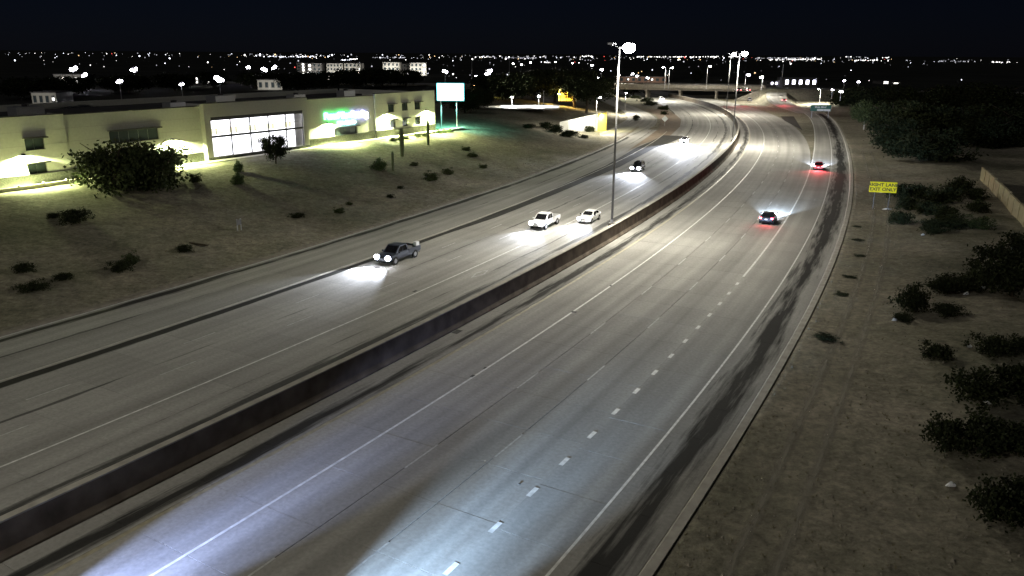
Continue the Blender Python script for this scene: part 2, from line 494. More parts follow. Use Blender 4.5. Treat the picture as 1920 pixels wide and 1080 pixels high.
# painted markings, each a thin sheet on the pavement
def mark(parent, path, s0, s1, u, w, mat, name="lane_line", z=.006, step=2.5):
    return obj(name, ribbon(path, s0, s1, u - w / 2, u + w / 2, z, step), mat, parent)
sM = PM.s_of_y
mark(nb, PM, sM(-30), sM(420), -6.35, .16, M_PAINT)                      # diamond-lane line
mark(nb, PM, sM(-30), sM(420), -2.6, .28, M_YELLOW, "edge_line")
for u, ph in ((-9.9, 2.0), (-13.45, 5.5)):
    s_ = sM(10) + ph
    while s_ < sM(330):
        mark(nb, PM, s_, s_ + 3.05, u, .11, M_WORN, "lane_dash"); s_ += 12.19
dots0 = PD.s_of_y(29.4) - .46
for k in range(-4, 15):
    mark(exit_lane, PD, dots0 + k * 3.66, dots0 + k * 3.66 + .95, 0.0, .26, M_PAINT, "lane_dash")
mark(exit_lane, PD, PD.s_of_y(76.9), PD.s_of_y(318), 0.0, .2, M_PAINT)
mark(exit_lane, PD, PD.s_of_y(-30), PD.s_of_y(318), -3.8, .14, M_PAINT, "edge_line")
mark(sb, PM, sM(-30), sM(420), 8.7, .15, M_PAINT)
mark(sb, PM, sM(-30), sM(420), 2.7, .12, M_YELLOW, "edge_line")
for u, ph in ((12.45, 4.0), (16.2, 9.0)):
    s_ = sM(20) + ph
    while s_ < sM(330):
        mark(sb, PM, s_, s_ + 3.05, u, .1, M_WORN, "lane_dash"); s_ += 12.19
mark(entry, PM, sM(-30), sM(228), 20.75, .14, M_PAINT)
mark(entry, PM, sM(-30), sM(228), 29.55, .12, M_PAINT, "edge_line")
# diamond symbol in the south-bound diamond lane
p, t = road_point(survey(897, 513)[1], 6.9); tx = Vector((t[0], t[1], 0)); nx = Vector((-t[1], t[0], 0)); c0 = Vector((p[0], p[1], .007))
dm = MB()
for k in range(4):
    o_, i_ = [], []
    for q in (k, k + 1):
        a = q * math.pi / 2
        o_.append(c0 + tx * 1.9 * math.cos(a) + nx * .55 * math.sin(a)); i_.append(c0 + tx * 1.35 * math.cos(a) + nx * .36 * math.sin(a))
    dm.quad(o_[0], o_[1], i_[1], i_[0])
obj("diamond_symbol", dm, M_FADED, sb)
# drain grates and tar patches
for name, u, px, py, sx, sy in (("drain_grate", 0, 857, 622, .55, .9), ("tar_patch", 0, 1076, 585, .5, .45), ("tar_patch", 0, 886, 705, .22, .4), ("tar_patch", 0, 909, 690, .16, .3), ("tar_patch", 0, 1145, 536, .2, .35), ("tar_patch", 0, 974, 907, .12, .12), ("tar_patch", 0, 778, 546, .25, .5)):
    q = survey(px, py); hd = math.atan2(*PM.tan(sM(q[1]))[::-1])
    obj(name, MB().box((q[0], q[1], .006), (sy, sx, .01), hd), M_DARKIRON, nb if px != 778 else sb)

# kerbs
def kerb(name, path, s0, s1, u0, u1, h, mat, label, step=3.0):
    mb = MB(); n = int((s1 - s0) / step) + 1; rings = []
    for q in np.linspace(s0, s1, n):
        a, b = path.off(q, u0), path.off(q, u1)
        m_ = a + (b - a) * .25
        rings.append([(a[0], a[1], -.07), (m_[0], m_[1], h), (b[0], b[1], h + .005), (b[0], b[1], -.07)])
    mb.loft(rings); return obj(name, mb, mat, kind="structure", label=label)
kerb("right_kerb", PD, 5, PD.s[-1] - 3, -7.1, -7.75, .14, M_CONC_L, "pale concrete kerb along the right shoulder")
kerb("left_kerb", PM, 5, sM(240), 29.75, 30.7, .1, M_KERB, "low sand-strewn kerb along the left bank")
kerb("divider_kerb", PM, 30, sM(228), 20.45, 20.7, .03, M_CONC_L, "low concrete lip beside the dark seam of the entry lane")

# ------------------------------------------------------------------ median barrier
def barrier():
    root = empty("median_barrier", (0, 0, 0), label="long concrete median barrier curving between the two carriageways", cat="barrier")
    prof = [(0.0, -.05), (0.0, .1), (.22, .4), (.36, 1.62), (.76, 1.62), (.9, .4), (1.1, .1), (1.1, -.05)]
    rings = []
    for q in np.arange(sM(-40), sM(430), 3.0):
        rings.append([(*PM.off(q, u), z) for u, z in prof])
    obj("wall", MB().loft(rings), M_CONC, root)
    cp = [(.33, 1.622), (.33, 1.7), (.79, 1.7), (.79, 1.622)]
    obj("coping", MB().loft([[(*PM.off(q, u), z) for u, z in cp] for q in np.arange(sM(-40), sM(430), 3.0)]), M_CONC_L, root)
barrier()

# ------------------------------------------------------------------ light masts on the median
WARM = (1.0, .95, .80)
def mast(y, hh, power, label, twin=True):
    p, t = road_point(y, .95); hd = math.atan2(t[1], t[0])
    root = empty("light_mast", (p[0], p[1], 1.7), hd, label=label, cat="light mast", group="tall light masts on the median")
    obj("base_plate", MB().box((0, 0, .05), (.6, .6, .1)).tube((0, 0, .1), (0, 0, .5), .2, .16, 10), M_STEEL, root)
    obj("pedestal", MB().box((0, 0, -.86), (.7, .62, 1.72)), M_CONC, root)
    obj("pole", MB().tube((0, 0, .4), (0, 0, hh), .15, .09, 12), M_POLE, root, smooth=True)
    for s, r_ in ((-1, 1.15), (1, .95)):
        arm = obj("bracket_arm", MB().tube((0, 0, hh - .2), (0, s * (r_ - .35), hh + .14), .055, .05, 8).tube((0, s * (r_ - .35), hh + .14), (0, s * r_, hh + .2), .05, .05, 8), M_STEEL, root)
        hd_ = obj("lamp_head", MB().loft([[(x * .46 * w, s * (r_ + yy_), hh + .34 + zz) for x, zz in ((-1, -.1), (-.8, .1), (.8, .1), (1, -.1))] for yy_, w in ((-.45, .7), (-.3, 1), (.3, 1), (.45, .6))]), M_STEEL, root)
        big = s < 0
        obj("lens", MB().loft([[((.72 if big else .2) * w * math.cos(a), s * r_ + (.72 if big else .25) * w * math.sin(a), hh + (.3 if big else .2) - dz) for a in np.linspace(0, 2 * math.pi, 15)[:-1]] for w, dz in ((.55, -.1), (.9, .1 if big else .0), (1, .4 if big else .01), (.85, .72 if big else .02), (.4, .98 if big else .03))], ), M_LED if big else M_DIM, hd_, smooth=True)  # the lit lens is swollen into a globe to stand in for glare
        for k_ in (-1, 1):        # the refractor throws along the road both ways
            lamp('SPOT', root, (k_ * .1, s * r_, hh - .95), power / 3, WARM, .25, R(138), .75, (k_ * .95, s * .25, -1))
    return root
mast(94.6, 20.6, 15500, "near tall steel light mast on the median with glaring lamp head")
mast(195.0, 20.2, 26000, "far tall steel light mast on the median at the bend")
mast(-8, 21.0, 20500, "unseen light mast behind the viewpoint, added to light the foreground")  # out of view, added to brighten the near road
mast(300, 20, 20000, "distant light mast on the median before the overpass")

# ------------------------------------------------------------------ vehicles
def ring(x, zb, zt, hw):
    return [(x, -hw * .84, zb), (x, -hw, zb + .16), (x, -hw, (zb + zt) * .52), (x, -hw * .96, zt - .07), (x, -hw * .84, zt),
            (x, hw * .84, zt), (x, hw * .96, zt - .07), (x, hw, (zb + zt) * .52), (x, hw, zb + .16), (x, hw * .84, zb)]
SPECS = {
 # length, half width, lower body stations (x, bottom, top, half width), cabin: belt z, roof z, base x rear/front, roof x rear/front, roof half width, axle x's, wheel r
 "sedan": dict(L=4.75, hw=.91, st=[(-2.37, .45, .78, .74), (-2.28, .28, .95, .86), (-1.7, .22, 1.0, .91), (0, .2, .96, .91), (.9, .2, .95, .91), (1.7, .22, .84, .9), (2.2, .28, .72, .84), (2.37, .4, .62, .72)],
               cab=(.95, 1.45, -1.95, 1.05, -1.15, .2, .62), ax=(-1.38, 1.42), wr=.33),
 "coupe": dict(L=4.6, hw=.94, st=[(-2.3, .45, .86, .78), (-2.2, .28, 1.02, .9), (-1.6, .22, 1.04, .94), (0, .19, .94, .94), (.9, .19, .92, .94), (1.7, .22, .82, .92), (2.15, .28, .7, .84), (2.3, .4, .6, .72)],
               cab=(.95, 1.36, -1.95, .85, -1.0, .1, .6), ax=(-1.35, 1.4), wr=.34),
 "suv": dict(L=4.7, hw=.94, st=[(-2.35, .5, 1.0, .8), (-2.27, .34, 1.1, .9), (-1.5, .28, 1.1, .94), (0, .28, 1.08, .94), (1.0, .28, 1.08, .94), (1.8, .3, 1.0, .92), (2.2, .34, .9, .86), (2.35, .45, .8, .76)],
             cab=(1.07, 1.75, -2.2, 1.05, -1.95, .3, .68), ax=(-1.35, 1.4), wr=.37),
 "pickup": dict(L=5.8, hw=1.0, st=[(-2.9, .55, .72, .9), (-2.8, .45, .74, .98), (-.7, .4, .76, 1.0), (-.62, .4, 1.14, 1.0), (.9, .4, 1.14, 1.0), (1.3, .4, 1.14, 1.0), (2.3, .42, 1.08, .98), (2.75, .45, 1.0, .93), (2.9, .55, .85, .84)],
                cab=(1.13, 1.86, -.68, 1.55, -.5, .75, .74), ax=(-1.8, 1.85), wr=.41),
}
def vehicle(kind, y, u, north, paint, label, cat, head=True, tail=True, spread=1.0, power=900, name=None, brake=False, path_y=True, z=0.0, tailpow=0, red=None, headmat=None, aim=-.13, soft=.85, shield=False, fan=False, lens=1.0, hcol=(.8, .86, 1.0), loc=None, hd=None):
    sp = SPECS[kind]
    if loc is None:
        p, t = road_point(y, u); hd = math.atan2(t[1], t[0]) + (0 if north else math.pi)
        loc = (p[0], p[1], z)
    root = empty(name or {"sedan": "sedan_car", "coupe": "coupe_car", "suv": "sport_utility_vehicle", "pickup": "pickup_truck"}[kind], loc, hd, label=label, cat=cat, group="vehicles driving on the freeway")
    hw, L = sp["hw"], sp["L"] / 2
    body = obj("body", MB().loft([ring(*s) for s in sp["st"]]), paint, root)
    zb, zr, xr0, xf0, xr1, xf1, rw = sp["cab"]
    bw = hw * .93
    base = [(xr0, -bw, zb), (xf0, -bw * .92, zb), (xf0, bw * .92, zb), (xr0, bw, zb)]
    mid_ = [(xr1 - .02, -rw - .03, zr - .07), (xf1 + .03, -rw - .02, zr - .07), (xf1 + .03, rw + .02, zr - .07), (xr1 - .02, rw + .03, zr - .07)]
    roof = [(xr1 + .12, -rw + .1, zr), (xf1 - .12, -rw + .1, zr), (xf1 - .12, rw - .1, zr), (xr1 + .12, rw - .1, zr)]
    obj("cabin", MB().loft([base, mid_, roof]), paint, root)
    B, T = [Vector(v) for v in base], [Vector(v) for v in mid_]
    def win(name, i, j, a0=.07, a1=.93, b0=.12, b1=.93):
        q = lambda a, b: B[i].lerp(B[j], a).lerp(T[i].lerp(T[j], a), b)
        P = [q(a0, b0), q(a1, b0), q(a1, b1), q(a0, b1)]
        n_ = (P[1] - P[0]).cross(P[3] - P[0]).normalized() * .008
        mb = MB().loft([[v - n_ * 2 for v in P], [v + n_ for v in P]])
        return obj(name, mb, M_CARGLASS, root)
    win("windshield", 1, 2, .06, .94, .06, .95); win("rear_window", 3, 0, .08, .92, .1, .93)
    for i, j, f in ((0, 1, False), (2, 3, True)):
        for a0, a1 in ((.1, .46), (.5, .86)):
            if f: a0, a1 = 1 - a1, 1 - a0
            win("side_window", i, j, a0, a1, .1, .9)
    for x in sp["ax"]:
        for s in (-1, 1):
            r = sp["wr"]
            arch = obj("wheel_arch", MB().tube((x, s * (hw - .03), r), (x, s * (hw + .006), r), r * 1.14, r * 1.14, 18), M_TYRE, root)
            wh = obj("wheel", MB().tube((x, s * (hw - .22), r), (x, s * (hw + .012), r), r, r, 18), M_TYRE, root)
            obj("rim", MB().tube((x, s * (hw + .0), r), (x, s * (hw + .02), r), r * .62, r * .58, 12), M_RIM, wh)
    st = sp["st"]; zf = (st[-2][2] + st[-2][1]) * .5 + .14; zk = st[1][2] - (.16 if kind != "pickup" else -.2)
    hm = headmat or (M_HEAD if head else M_DIM)
    for s in (-1, 1):
        hl = obj("headlight", MB().loft([[(L - .14 + k * .17, s * (hw * .7) + w * math.cos(a_), zf + h * math.sin(a_)) for a_ in np.linspace(0, 2 * math.pi, 13)[:-1]] for k, w, h in ((0, .25 * lens, .2 * lens), (1, .22 * lens, .18 * lens))]), hm, root)  # lens enlarged so its bright face stands in for headlight bloom
        tl = obj("tail_light", MB().box((-L + .045, s * hw * .78, zk), (.12, .26 if kind != "pickup" else .14, .16 if kind != "pickup" else .36)), (M_BRAKE if brake else M_TAIL) if tail else M_DIMRED, root)
        obj("mirror", MB().box((xf0 - .35, s * (hw + .1), zb + .08), (.14, .2, .14)), paint if kind != "sedan" else M_BLACKCAR, root)
    obj("bumper", MB().box((L - .06, 0, .42), (.14, hw * 1.5, .16)), M_TYRE if kind != "sedan" else paint, root)
    obj("bumper", MB().box((-L + .04, 0, .45), (.14, hw * 1.6, .14)), M_TYRE if kind != "sedan" else paint, root)
    obj("grille", MB().box((L - .05, 0, zf - .03), (.08, hw * .8, .14)), M_TYRE, root)
    obj("licence_plate", MB().box((-L - .035, 0, zk - .14 if kind != "pickup" else .6), (.02, .32, .16)), M_SIGNW, root)
    if kind == "pickup":
        for s in (-1, 1):
            obj("bed_side", MB().loft([[(x, s * (hw - .09), .7), (x, s * hw * 1.0, .72), (x, s * hw * .99, zt), (x, s * (hw - .09), zt)] for x, zt in ((-2.86, 1.2), (-.66, 1.2))]), paint, root)
        obj("tailgate", MB().box((-2.85, 0, .95), (.09, hw * 1.78, .5)), paint, root)
        obj("bed_floor", MB().box((-1.75, 0, .785), (2.1, hw * 1.75, .03)), M_TYRE, root)
    if head:
        for s in (-1, 1):
            if shield: obj("added_beam_shield", MB().box((L + .26, s * hw * .7, zf + .145), (.02, .62, .25)), M_TYRE, root)  # added plate that blocks upward rays to shape the beam
            if fan:              # low beam: a flat, wide hot band just under the cut-off
                for yaw in (.09, -.02):
                    lamp('SPOT', root, (L + .1, s * hw * .7, zf), power / 4, hcol, .03, R(16), 1.0, (1, s * yaw, aim), "headlamp_bulb")
            else:
                lamp('SPOT', root, (L + .1, s * hw * .7, zf), power / 2, hcol, .03 if shield else .07, R(74 * spread), soft, (1, s * .03, aim), "headlamp_bulb")
    if tailpow:
        lamp('SPOT', root, (-L - .1, 0, zk), tailpow, (1.0, .08, .1), .35, R(150), .8, (-1, 0, -.35), "tail_bulb")
    return root

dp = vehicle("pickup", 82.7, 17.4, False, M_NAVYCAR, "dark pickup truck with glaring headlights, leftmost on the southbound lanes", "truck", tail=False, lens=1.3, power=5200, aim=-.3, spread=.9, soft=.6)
obj("cargo_box", MB().box((-2.45, .72, 1.42), (.55, .4, .42)), M_LITTER, dp, label="bright white box at the rear corner of the load bed")
obj("cargo", MB().loft([[(x, -.7, .8), (x, .7, .8), (x, .55, zt), (x, -.55, zt)] for x, zt in ((-2.2, 1.15), (-1.6, 1.35), (-.8, 1.25))]), M_GREYCAR, dp)
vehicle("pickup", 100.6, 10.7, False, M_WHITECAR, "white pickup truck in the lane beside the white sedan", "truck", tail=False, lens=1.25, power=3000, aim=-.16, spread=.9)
vehicle("sedan", 104.2, 6.75, False, M_WHITECAR, "white sedan in the lane next to the median barrier", "car", tail=False, power=3200, aim=-.16, spread=.9)
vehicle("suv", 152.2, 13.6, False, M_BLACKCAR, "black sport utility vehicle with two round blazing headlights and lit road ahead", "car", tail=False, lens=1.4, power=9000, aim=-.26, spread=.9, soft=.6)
vehicle("sedan", 204, 12.9, False, M_GREYCAR, "approaching car lost in white headlight glare near the bend", "car", tail=False, power=70000, aim=-.24, name="oncoming_car", lens=1.6, headmat=glow("glare_headlight_lens", (.95, .95, 1.0), 40, False))  # outsize, extra bright lenses stand in for the glare around the headlamps
vehicle("coupe", 104.6, -14.9, True, M_BLACKCAR, "black coupe driving away with pink red tail lights and white plate", "car", power=22000, aim=-.09, tailpow=110, shield=True, spread=.6, soft=1.0, hcol=(.62, .78, 1.0))
vehicle("sedan", 156.5, -18.6, True, M_REDCAR, "red lit car driving away in the exit lane", "car", power=26000, aim=-.09, tailpow=700, brake=True, shield=True, spread=.6, soft=1.0, hcol=(.7, .8, 1.0))
vehicle("suv", 395, 13.0, False, M_WHITECAR, "distant oncoming car with white headlights by the overpass shrubs", "car", tail=False, power=4000, name="oncoming_car", headmat=M_FLOOD)
vehicle("sedan", 18.2, -6.2, True, M_GREYCAR, "car in the diamond lane just below the view throwing its beams ahead", "car", power=125000, aim=-.042, tailpow=900, shield=True, fan=True, hcol=(.42, .54, 1.0))
vehicle("suv", 16.4, -16.3, True, M_GREYCAR, "car in the right centre lane just below the view throwing its beams ahead", "car", power=150000, aim=-.045, shield=True, fan=True, hcol=(.46, .68, 1.0))

# ------------------------------------------------------------------ far roads: entry ramp, exit ramp, cross street, overpass
def strip(name, pts, width, mat, label, skirt=3.0, kind="structure", shift=0.0):
    """a road on an embankment: pts are (x, y, z) of its middle"""
    P = [Vector(p) for p in pts]; ctl = []
    for i in range(len(P) - 1):
        for k in range(6):
            a, b, c, d = P[max(0, i - 1)], P[i], P[i + 1], P[min(len(P) - 1, i + 2)]; t = k / 6
            ctl.append(.5 * ((2 * b) + (c - a) * t + (2 * a - 5 * b + 4 * c - d) * t * t + (3 * b - a - 3 * c + d) * t ** 3))
    ctl.append(P[-1])
    top = MB(); sk = MB(); uv = []; s_ = 0
    for i, p in enumerate(ctl):
        t = (ctl[min(i + 1, len(ctl) - 1)] - ctl[max(i - 1, 0)]); t.z = 0; t.normalize(); n = Vector((-t.y, t.x, 0))
        if i: s_ += (p - ctl[i - 1]).length
        w = width(s_) if callable(width) else width
        for u in (-w / 2, 0, w / 2): top.v.append(tuple(p + n * u)); uv.append((u + 11 + shift, s_))
        hb = max(p.z, .05) + .3
        for u, dz in ((-w / 2 - hb * 1.8, -hb), (-w / 2 - .3, -.03), (w / 2 + .3, -.03), (w / 2 + hb * 1.8, -hb)):
            q = p + n * u; sk.v.append((q.x, q.y, p.z + dz))
        if i:
            o = 3 * (i - 1); top.f += [(o, o + 3, o + 4, o + 1)[::-1], (o + 1, o + 4, o + 5, o + 2)[::-1]]
            o = 4 * (i - 1); sk.f += [(o + k, o + k + 1, o + k + 5, o + k + 4)[::1] for k in range(3)]
    top.uv = uv
    root = obj(name, top, mat, kind=kind, label=label)
    obj("embankment", sk, M_SOIL, root)
    return root
strip("entry_ramp", [(26.5, 218, .01), (33, 236, .02), (40, 258, .05), (45.5, 285, .2), (45.5, 315, .9), (42, 345, 2.2), (40, 380, 4.2), (40, 425, 5.7)], lambda s: 11.5 if s < 40 else max(8.0, 11.5 - (s - 40) * .06), M_ROAD, "entry ramp curving down from the overpass street to the freeway")
strip("exit_ramp", [(114.5, 312, .01), (116.5, 330, .1), (117.5, 350, .8), (121, 372, 2.2), (128, 395, 4.2), (137, 418, 5.7)], 9.0, M_ROAD, "exit ramp climbing from the exit lane to the overpass street")
BZ = 5.9
strip("cross_street", [(-240, 470, 4.7), (-60, 452, 4.9), (20, 440, 5.6), (44, 434, BZ - .1)], 20, M_ROAD, "cross street left of the overpass", shift=40)
strip("cross_street", [(124, 410, BZ - .1), (150, 404, 5.6), (230, 396, 4.8), (420, 392, 4.6)], 20, M_ROAD, "cross street right of the overpass", shift=40)
# overpass
def overpass():
    a, b = Vector((44, 434, 0)), Vector((124, 410, 0)); d = (b - a).normalized(); n = Vector((-d.y, d.x, 0)); L = (b - a).length
    rz = math.atan2(d.y, d.x); mid = (a + b) / 2
    root = empty("overpass_bridge", (mid.x, mid.y, 0), rz, label="pale concrete overpass carrying the cross street over the freeway", cat="bridge")
    obj("deck", MB().box((0, 0, BZ - .35), (L, 21, .7)), M_KERB, root)
    for y_ in (-8, -3, 3, 8): obj("girder", MB().box((0, y_, BZ - 1.3), (L - .4, .7, 1.2)), M_KERB, root)
    for s in (-1, 1):
        pr = obj("parapet", MB().box((0, s * 10.35, BZ + .45), (L + 6, .3, .95)), M_KERB, root)
        obj("handrail", MB().tube((-L / 2, s * 10.35, BZ + 1.15), (L / 2, s * 10.35, BZ + 1.15), .06), M_STEEL, pr)
    for x in (-14, 3, 21):
        for y_ in (-7, 0, 7): obj("pier", MB().tube((x, y_, -.1), (x, y_, BZ - 1.9), .55, .55, 12), M_KERB, root)
        obj("pier_cap", MB().box((x, 0, BZ - 2.15), (1.3, 18, .55)), M_KERB, root)
    for s in (-1, 1):
        obj("abutment", MB().loft([[(s * L / 2, y_, BZ - .72), (s * (L / 2 - 12), y_, -.1), (s * (L / 2 + 2), y_, -.1)] for y_ in (-10.2, 10.2)]), M_KERB, root)
overpass()

# gores
def patch(name, poly, z, mat, label):
    mb = MB(); mb.add([(x, y, z) for x, y in poly], [tuple(range(len(poly)))]); return obj(name, mb, mat, kind="structure", label=label)
patch("gore_paving", [(86.6, 240), (93, 262), (99.2, 283), (103, 296), (97.8, 295), (93, 276)], .012, M_ASPH, "dark asphalt wedge where the exit ramp leaves")
patch("median_island", [(25.5, 181), (31.5, 197.5), (44, 223), (52, 250), (58, 278), (60.5, 300), (62, 330), (53.5, 330), (53, 300), (49.5, 270), (43.4, 240), (35, 212)], .01, plain("island_gravel", (.19, .15, .115), .95, var=.2, scale=.6, bump=.4), "brown gravel island between the entry ramp and the freeway")
_c = [(-12.5, 88.5, .5), (-2.6, 106.5, 1.1), (6.2, 126, 1.9), (19.9, 158, 3.0), (31.8, 191, 4.2), (38.5, 206, 5.2), (44.5, 221, 6.0)]
_l, _r = [], []
for i, (x, y, w) in enumerate(_c):
    x0, y0, _ = _c[max(0, i - 1)]; x1, y1, _ = _c[min(len(_c) - 1, i + 1)]; n_ = math.hypot(x1 - x0, y1 - y0)
    _l.append((x - (y1 - y0) / n_ * w / 2, y + (x1 - x0) / n_ * w / 2)); _r.append((x + (y1 - y0) / n_ * w / 2, y - (x1 - x0) / n_ * w / 2))
patch("island_tip", _r + _l[::-1], .014, M_ASPH, "dark asphalt strip widening into the gravel island")

# ------------------------------------------------------------------ office building on the left bank
A0, A1 = Vector((-66.0, 100.4, 4.42)), Vector((-18.1, 185.1, 4.42))
FD = (A1 - A0).normalized(); FL = (A1 - A0).length; FROT = math.atan2(FD.y, FD.x)
def fx(px, py=None):
    """distance along the facade of a point seen at column px"""
    dx, dy, _ = ray(px, py if py else 250); den = dx * FD.y - dy * FD.x
    return (A0.y * dx - A0.x * dy) / (dy * FD.x - dx * FD.y) * 1.0
def fz(px, py):
    q = fx(px, py); p = A0 + FD * q; dx, dy, dz = ray(px, py); t = p.y / dy
    return CAM_H + dz * t - A0.z
HB = 8.75
bld = empty("office_building", A0, FROT, label="long cream two storey office building with brightly lit lobby windows", cat="building")
# local frame: x along the facade, -y toward the freeway, z up
def wallseg(x0, x1, proud, h, mat, holes, name="wall"):
    """a facade wall with real openings: holes are (x0, x1, z0, z1)"""
    xs = sorted({x0, x1, *[v for h_ in holes for v in h_[:2]]}); zs = sorted({1.32, h, *[v for h_ in holes for v in h_[2:]]})
    mb = MB(); y = -proud
    for i in range(len(xs) - 1):
        for j in range(len(zs) - 1):
            cx, cz = (xs[i] + xs[i + 1]) / 2, (zs[j] + zs[j + 1]) / 2
            if any(a < cx < b and c < cz < d for a, b, c, d in holes): continue
            mb.quad((xs[i], y, zs[j]), (xs[i + 1], y, zs[j]), (xs[i + 1], y, zs[j + 1]), (xs[i], y, zs[j + 1]))
    for a, b, c, d in holes:
        for P in (((a, c), (b, c)), ((b, c), (b, d)), ((b, d), (a, d)), ((a, d), (a, c))):
            (xa, za), (xb, zb) = P
            mb.quad((xa, y, za), (xa, y + .45, za), (xb, y + .45, zb), (xb, y, zb))
    for x in (x0, x1):
        mb.quad((x, y, 0), (x, 3, 0), (x, 3, h), (x, y, h))
    mb.quad((x0, y, h), (x1, y, h), (x1, y + .5, h), (x0, y + .5, h)); mb.quad((x0, y + .5, h), (x1, y + .5, h), (x1, y + .5, h - 1.2), (x0, y + .5, h - 1.2))
    w = obj(name, mb, mat, bld)
    # reveal joints scored across the stucco: shallow raised bands between them
    for z in (3.3, 5.1, 6.9):
        if z > h - .5: continue
        cuts = [(x0 + .02, x1 - .02)]
        for a, b, c, d in holes:
            if c - .1 < z < d + .1:
                cuts = [(l_, r_) for (u_, v_) in cuts for l_, r_ in ((u_, min(v_, a)), (max(u_, b), v_)) if r_ - l_ > .05]
        for l_, r_ in cuts: obj("reveal_strip", MB().box(((l_ + r_) / 2, y - .012, z), (r_ - l_, .03, .07)), M_STUCCO_G, w)
    # stone base
    obj("stone_base", MB().box(((x0 + x1) / 2, y - .09 + .1, .66), (x1 - x0, .3, 1.32)), M_STONE, bld)
    obj("base_cap", MB().box(((x0 + x1) / 2, y - .1, 1.36), (x1 - x0 + .04, .34, .1)), M_DARKMETAL, bld)
    obj("coping", MB().box(((x0 + x1) / 2, y + .22, h + .06), (x1 - x0 + .1, .62, .12)), M_DARKMETAL, bld)
    return w
def window(x0, x1, z0, z1, proud, hood=True):
    y = -proud + .3
    f = obj("window_frame", MB().box((x0 + .04, y, (z0 + z1) / 2), (.08, .1, z1 - z0)).box((x1 - .04, y, (z0 + z1) / 2), (.08, .1, z1 - z0)).box(((x0 + x1) / 2, y, z0 + .04), (x1 - x0 - .17, .1, .08)).box(((x0 + x1) / 2, y, z1 - .04), (x1 - x0 - .17, .1, .08)), M_DARKMETAL, bld)
    n = max(1, int(round((x1 - x0) / 1.6)))
    for k in range(n):
        a = x0 + .08 + (x1 - x0 - .16) * k / n; b = x0 + .08 + (x1 - x0 - .16) * (k + 1) / n
        obj("pane", MB().box(((a + b) / 2, y + .02, (z0 + z1) / 2), (b - a - .04, .02, z1 - z0 - .16)), M_WIN, f)
    if hood:
        obj("window_hood", MB().box(((x0 + x1) / 2, -proud - .32, z1 + .16), (x1 - x0 + .5, .7, .08)).box(((x0 + x1) / 2, -proud - .62, z1 + .1), (x1 - x0 + .5, .08, .16)), M_DARKMETAL, bld)
X0 = -24.0                                        # the facade runs on out of frame
s1, s2, s3, s4, s5 = fx(118), fx(378), fx(572), fx(703), fx(814)
w1 = (fx(41, 270), fx(78, 268), fz(60, 281), fz(60, 259)); w2 = (fx(48, 318), fx(84, 318), 1.32, fz(66, 305))
wallseg(X0, s1, .7, HB + .1, M_STUCCO, [w1, w2, (-9, -6.6, w1[2], w1[3]), (-9, -6.6, 1.4, w2[3])])
window(*w1, .7); window(*w2, .7)
w3 = (fx(205, 255), fx(298, 250), fz(290, 262), fz(290, 240)); w4 = (fx(228, 280), fx(300, 290), 1.34, 3.2)
wallseg(s1, s2, 0, HB - .1, M_STUCCO, [w3]); window(*w3, 0)
# lobby bay
lx0, lx1 = fx(390, 255), fx(563, 250); lz0, lz1, lzm = fz(480, 293), fz(480, 210), fz(480, 246)
lz0 = .55; lz1 = 6.9; lzm = 3.75
wall = MB(); yb = -1.0
for q in (((s2, 0), (lx0, HB + .3)), ((lx1, 0), (s3, HB + .3)), ((lx0, lz1), (lx1, HB + .3)), ((lx0, 0), (lx1, lz0))):
    (a, c), (b, d) = q; wall.quad((a, yb, c), (b, yb, c), (b, yb, d), (a, yb, d))
for x in (lx0, lx1): wall.quad((x, yb, lz0), (x, yb + .5, lz0), (x, yb + .5, lz1), (x, yb, lz1))
wall.quad((lx0, yb, lz1), (lx1, yb, lz1), (lx1, yb + .5, lz1), (lx0, yb + .5, lz1)); wall.quad((lx0, yb, lz0), (lx1, yb, lz0), (lx1, yb + .5, lz0), (lx0, yb + .5, lz0))
for x in (s2, s3): wall.quad((x, yb, 0), (x, 3, 0), (x, 3, HB + .3), (x, yb, HB + .3))
obj("lobby_wall", wall, M_STUCCO_G, bld)
obj("coping", MB().box(((s2 + s3) / 2, yb + .25, HB + .36), (s3 - s2 + .1, .7, .12)), M_DARKMETAL, bld)
obj("stone_base", MB().box(((s2 + s3) / 2, yb - .06, .26), (s3 - s2 - .02, .1, .52)), M_STONE, bld)
gl = empty("lobby_glazing", (0, 0, 0), 0); gl.parent = bld
obj("header", MB().box(((lx0 + lx1) / 2, yb + .3, lz1 - .3), (lx1 - lx0, .2, .56)), M_DARKMETAL, gl)
obj("spandrel", MB().box(((lx0 + lx1) / 2, yb + .3, lzm), (lx1 - lx0, .22, .34)), M_DARKMETAL, gl)
for k in range(6):
    x = lx0 + (lx1 - lx0) * k / 5
    obj("mullion", MB().box((x, yb + .28, (lz0 + lz1) / 2), (.16, .18, lz1 - lz0)), M_DARKMETAL, gl)
glassm, gn, gll, gb = new_mat("clear_glass")
tr = gn.new("ShaderNodeBsdfTransparent"); gs = gn.new("ShaderNodeBsdfGlossy"); gs.inputs["Roughness"].default_value = .05
mxs = gn.new("ShaderNodeMixShader"); mxs.inputs[0].default_value = .08
gll.new(tr.outputs[0], mxs.inputs[1]); gll.new(gs.outputs[0], mxs.inputs[2]); gll.new(mxs.outputs[0], gn["Material Output"].inputs[0])
for k in range(5):
    a = lx0 + (lx1 - lx0) * k / 5 + .09; b = lx0 + (lx1 - lx0) * (k + 1) / 5 - .09
    for z0, z1 in ((lz0 + .02, lzm - .18), (lzm + .18, lz1 - .6)):
        obj("pane", MB().box(((a + b) / 2, yb + .3, (z0 + z1) / 2), (b - a, .02, z1 - z0)), glassm, gl)
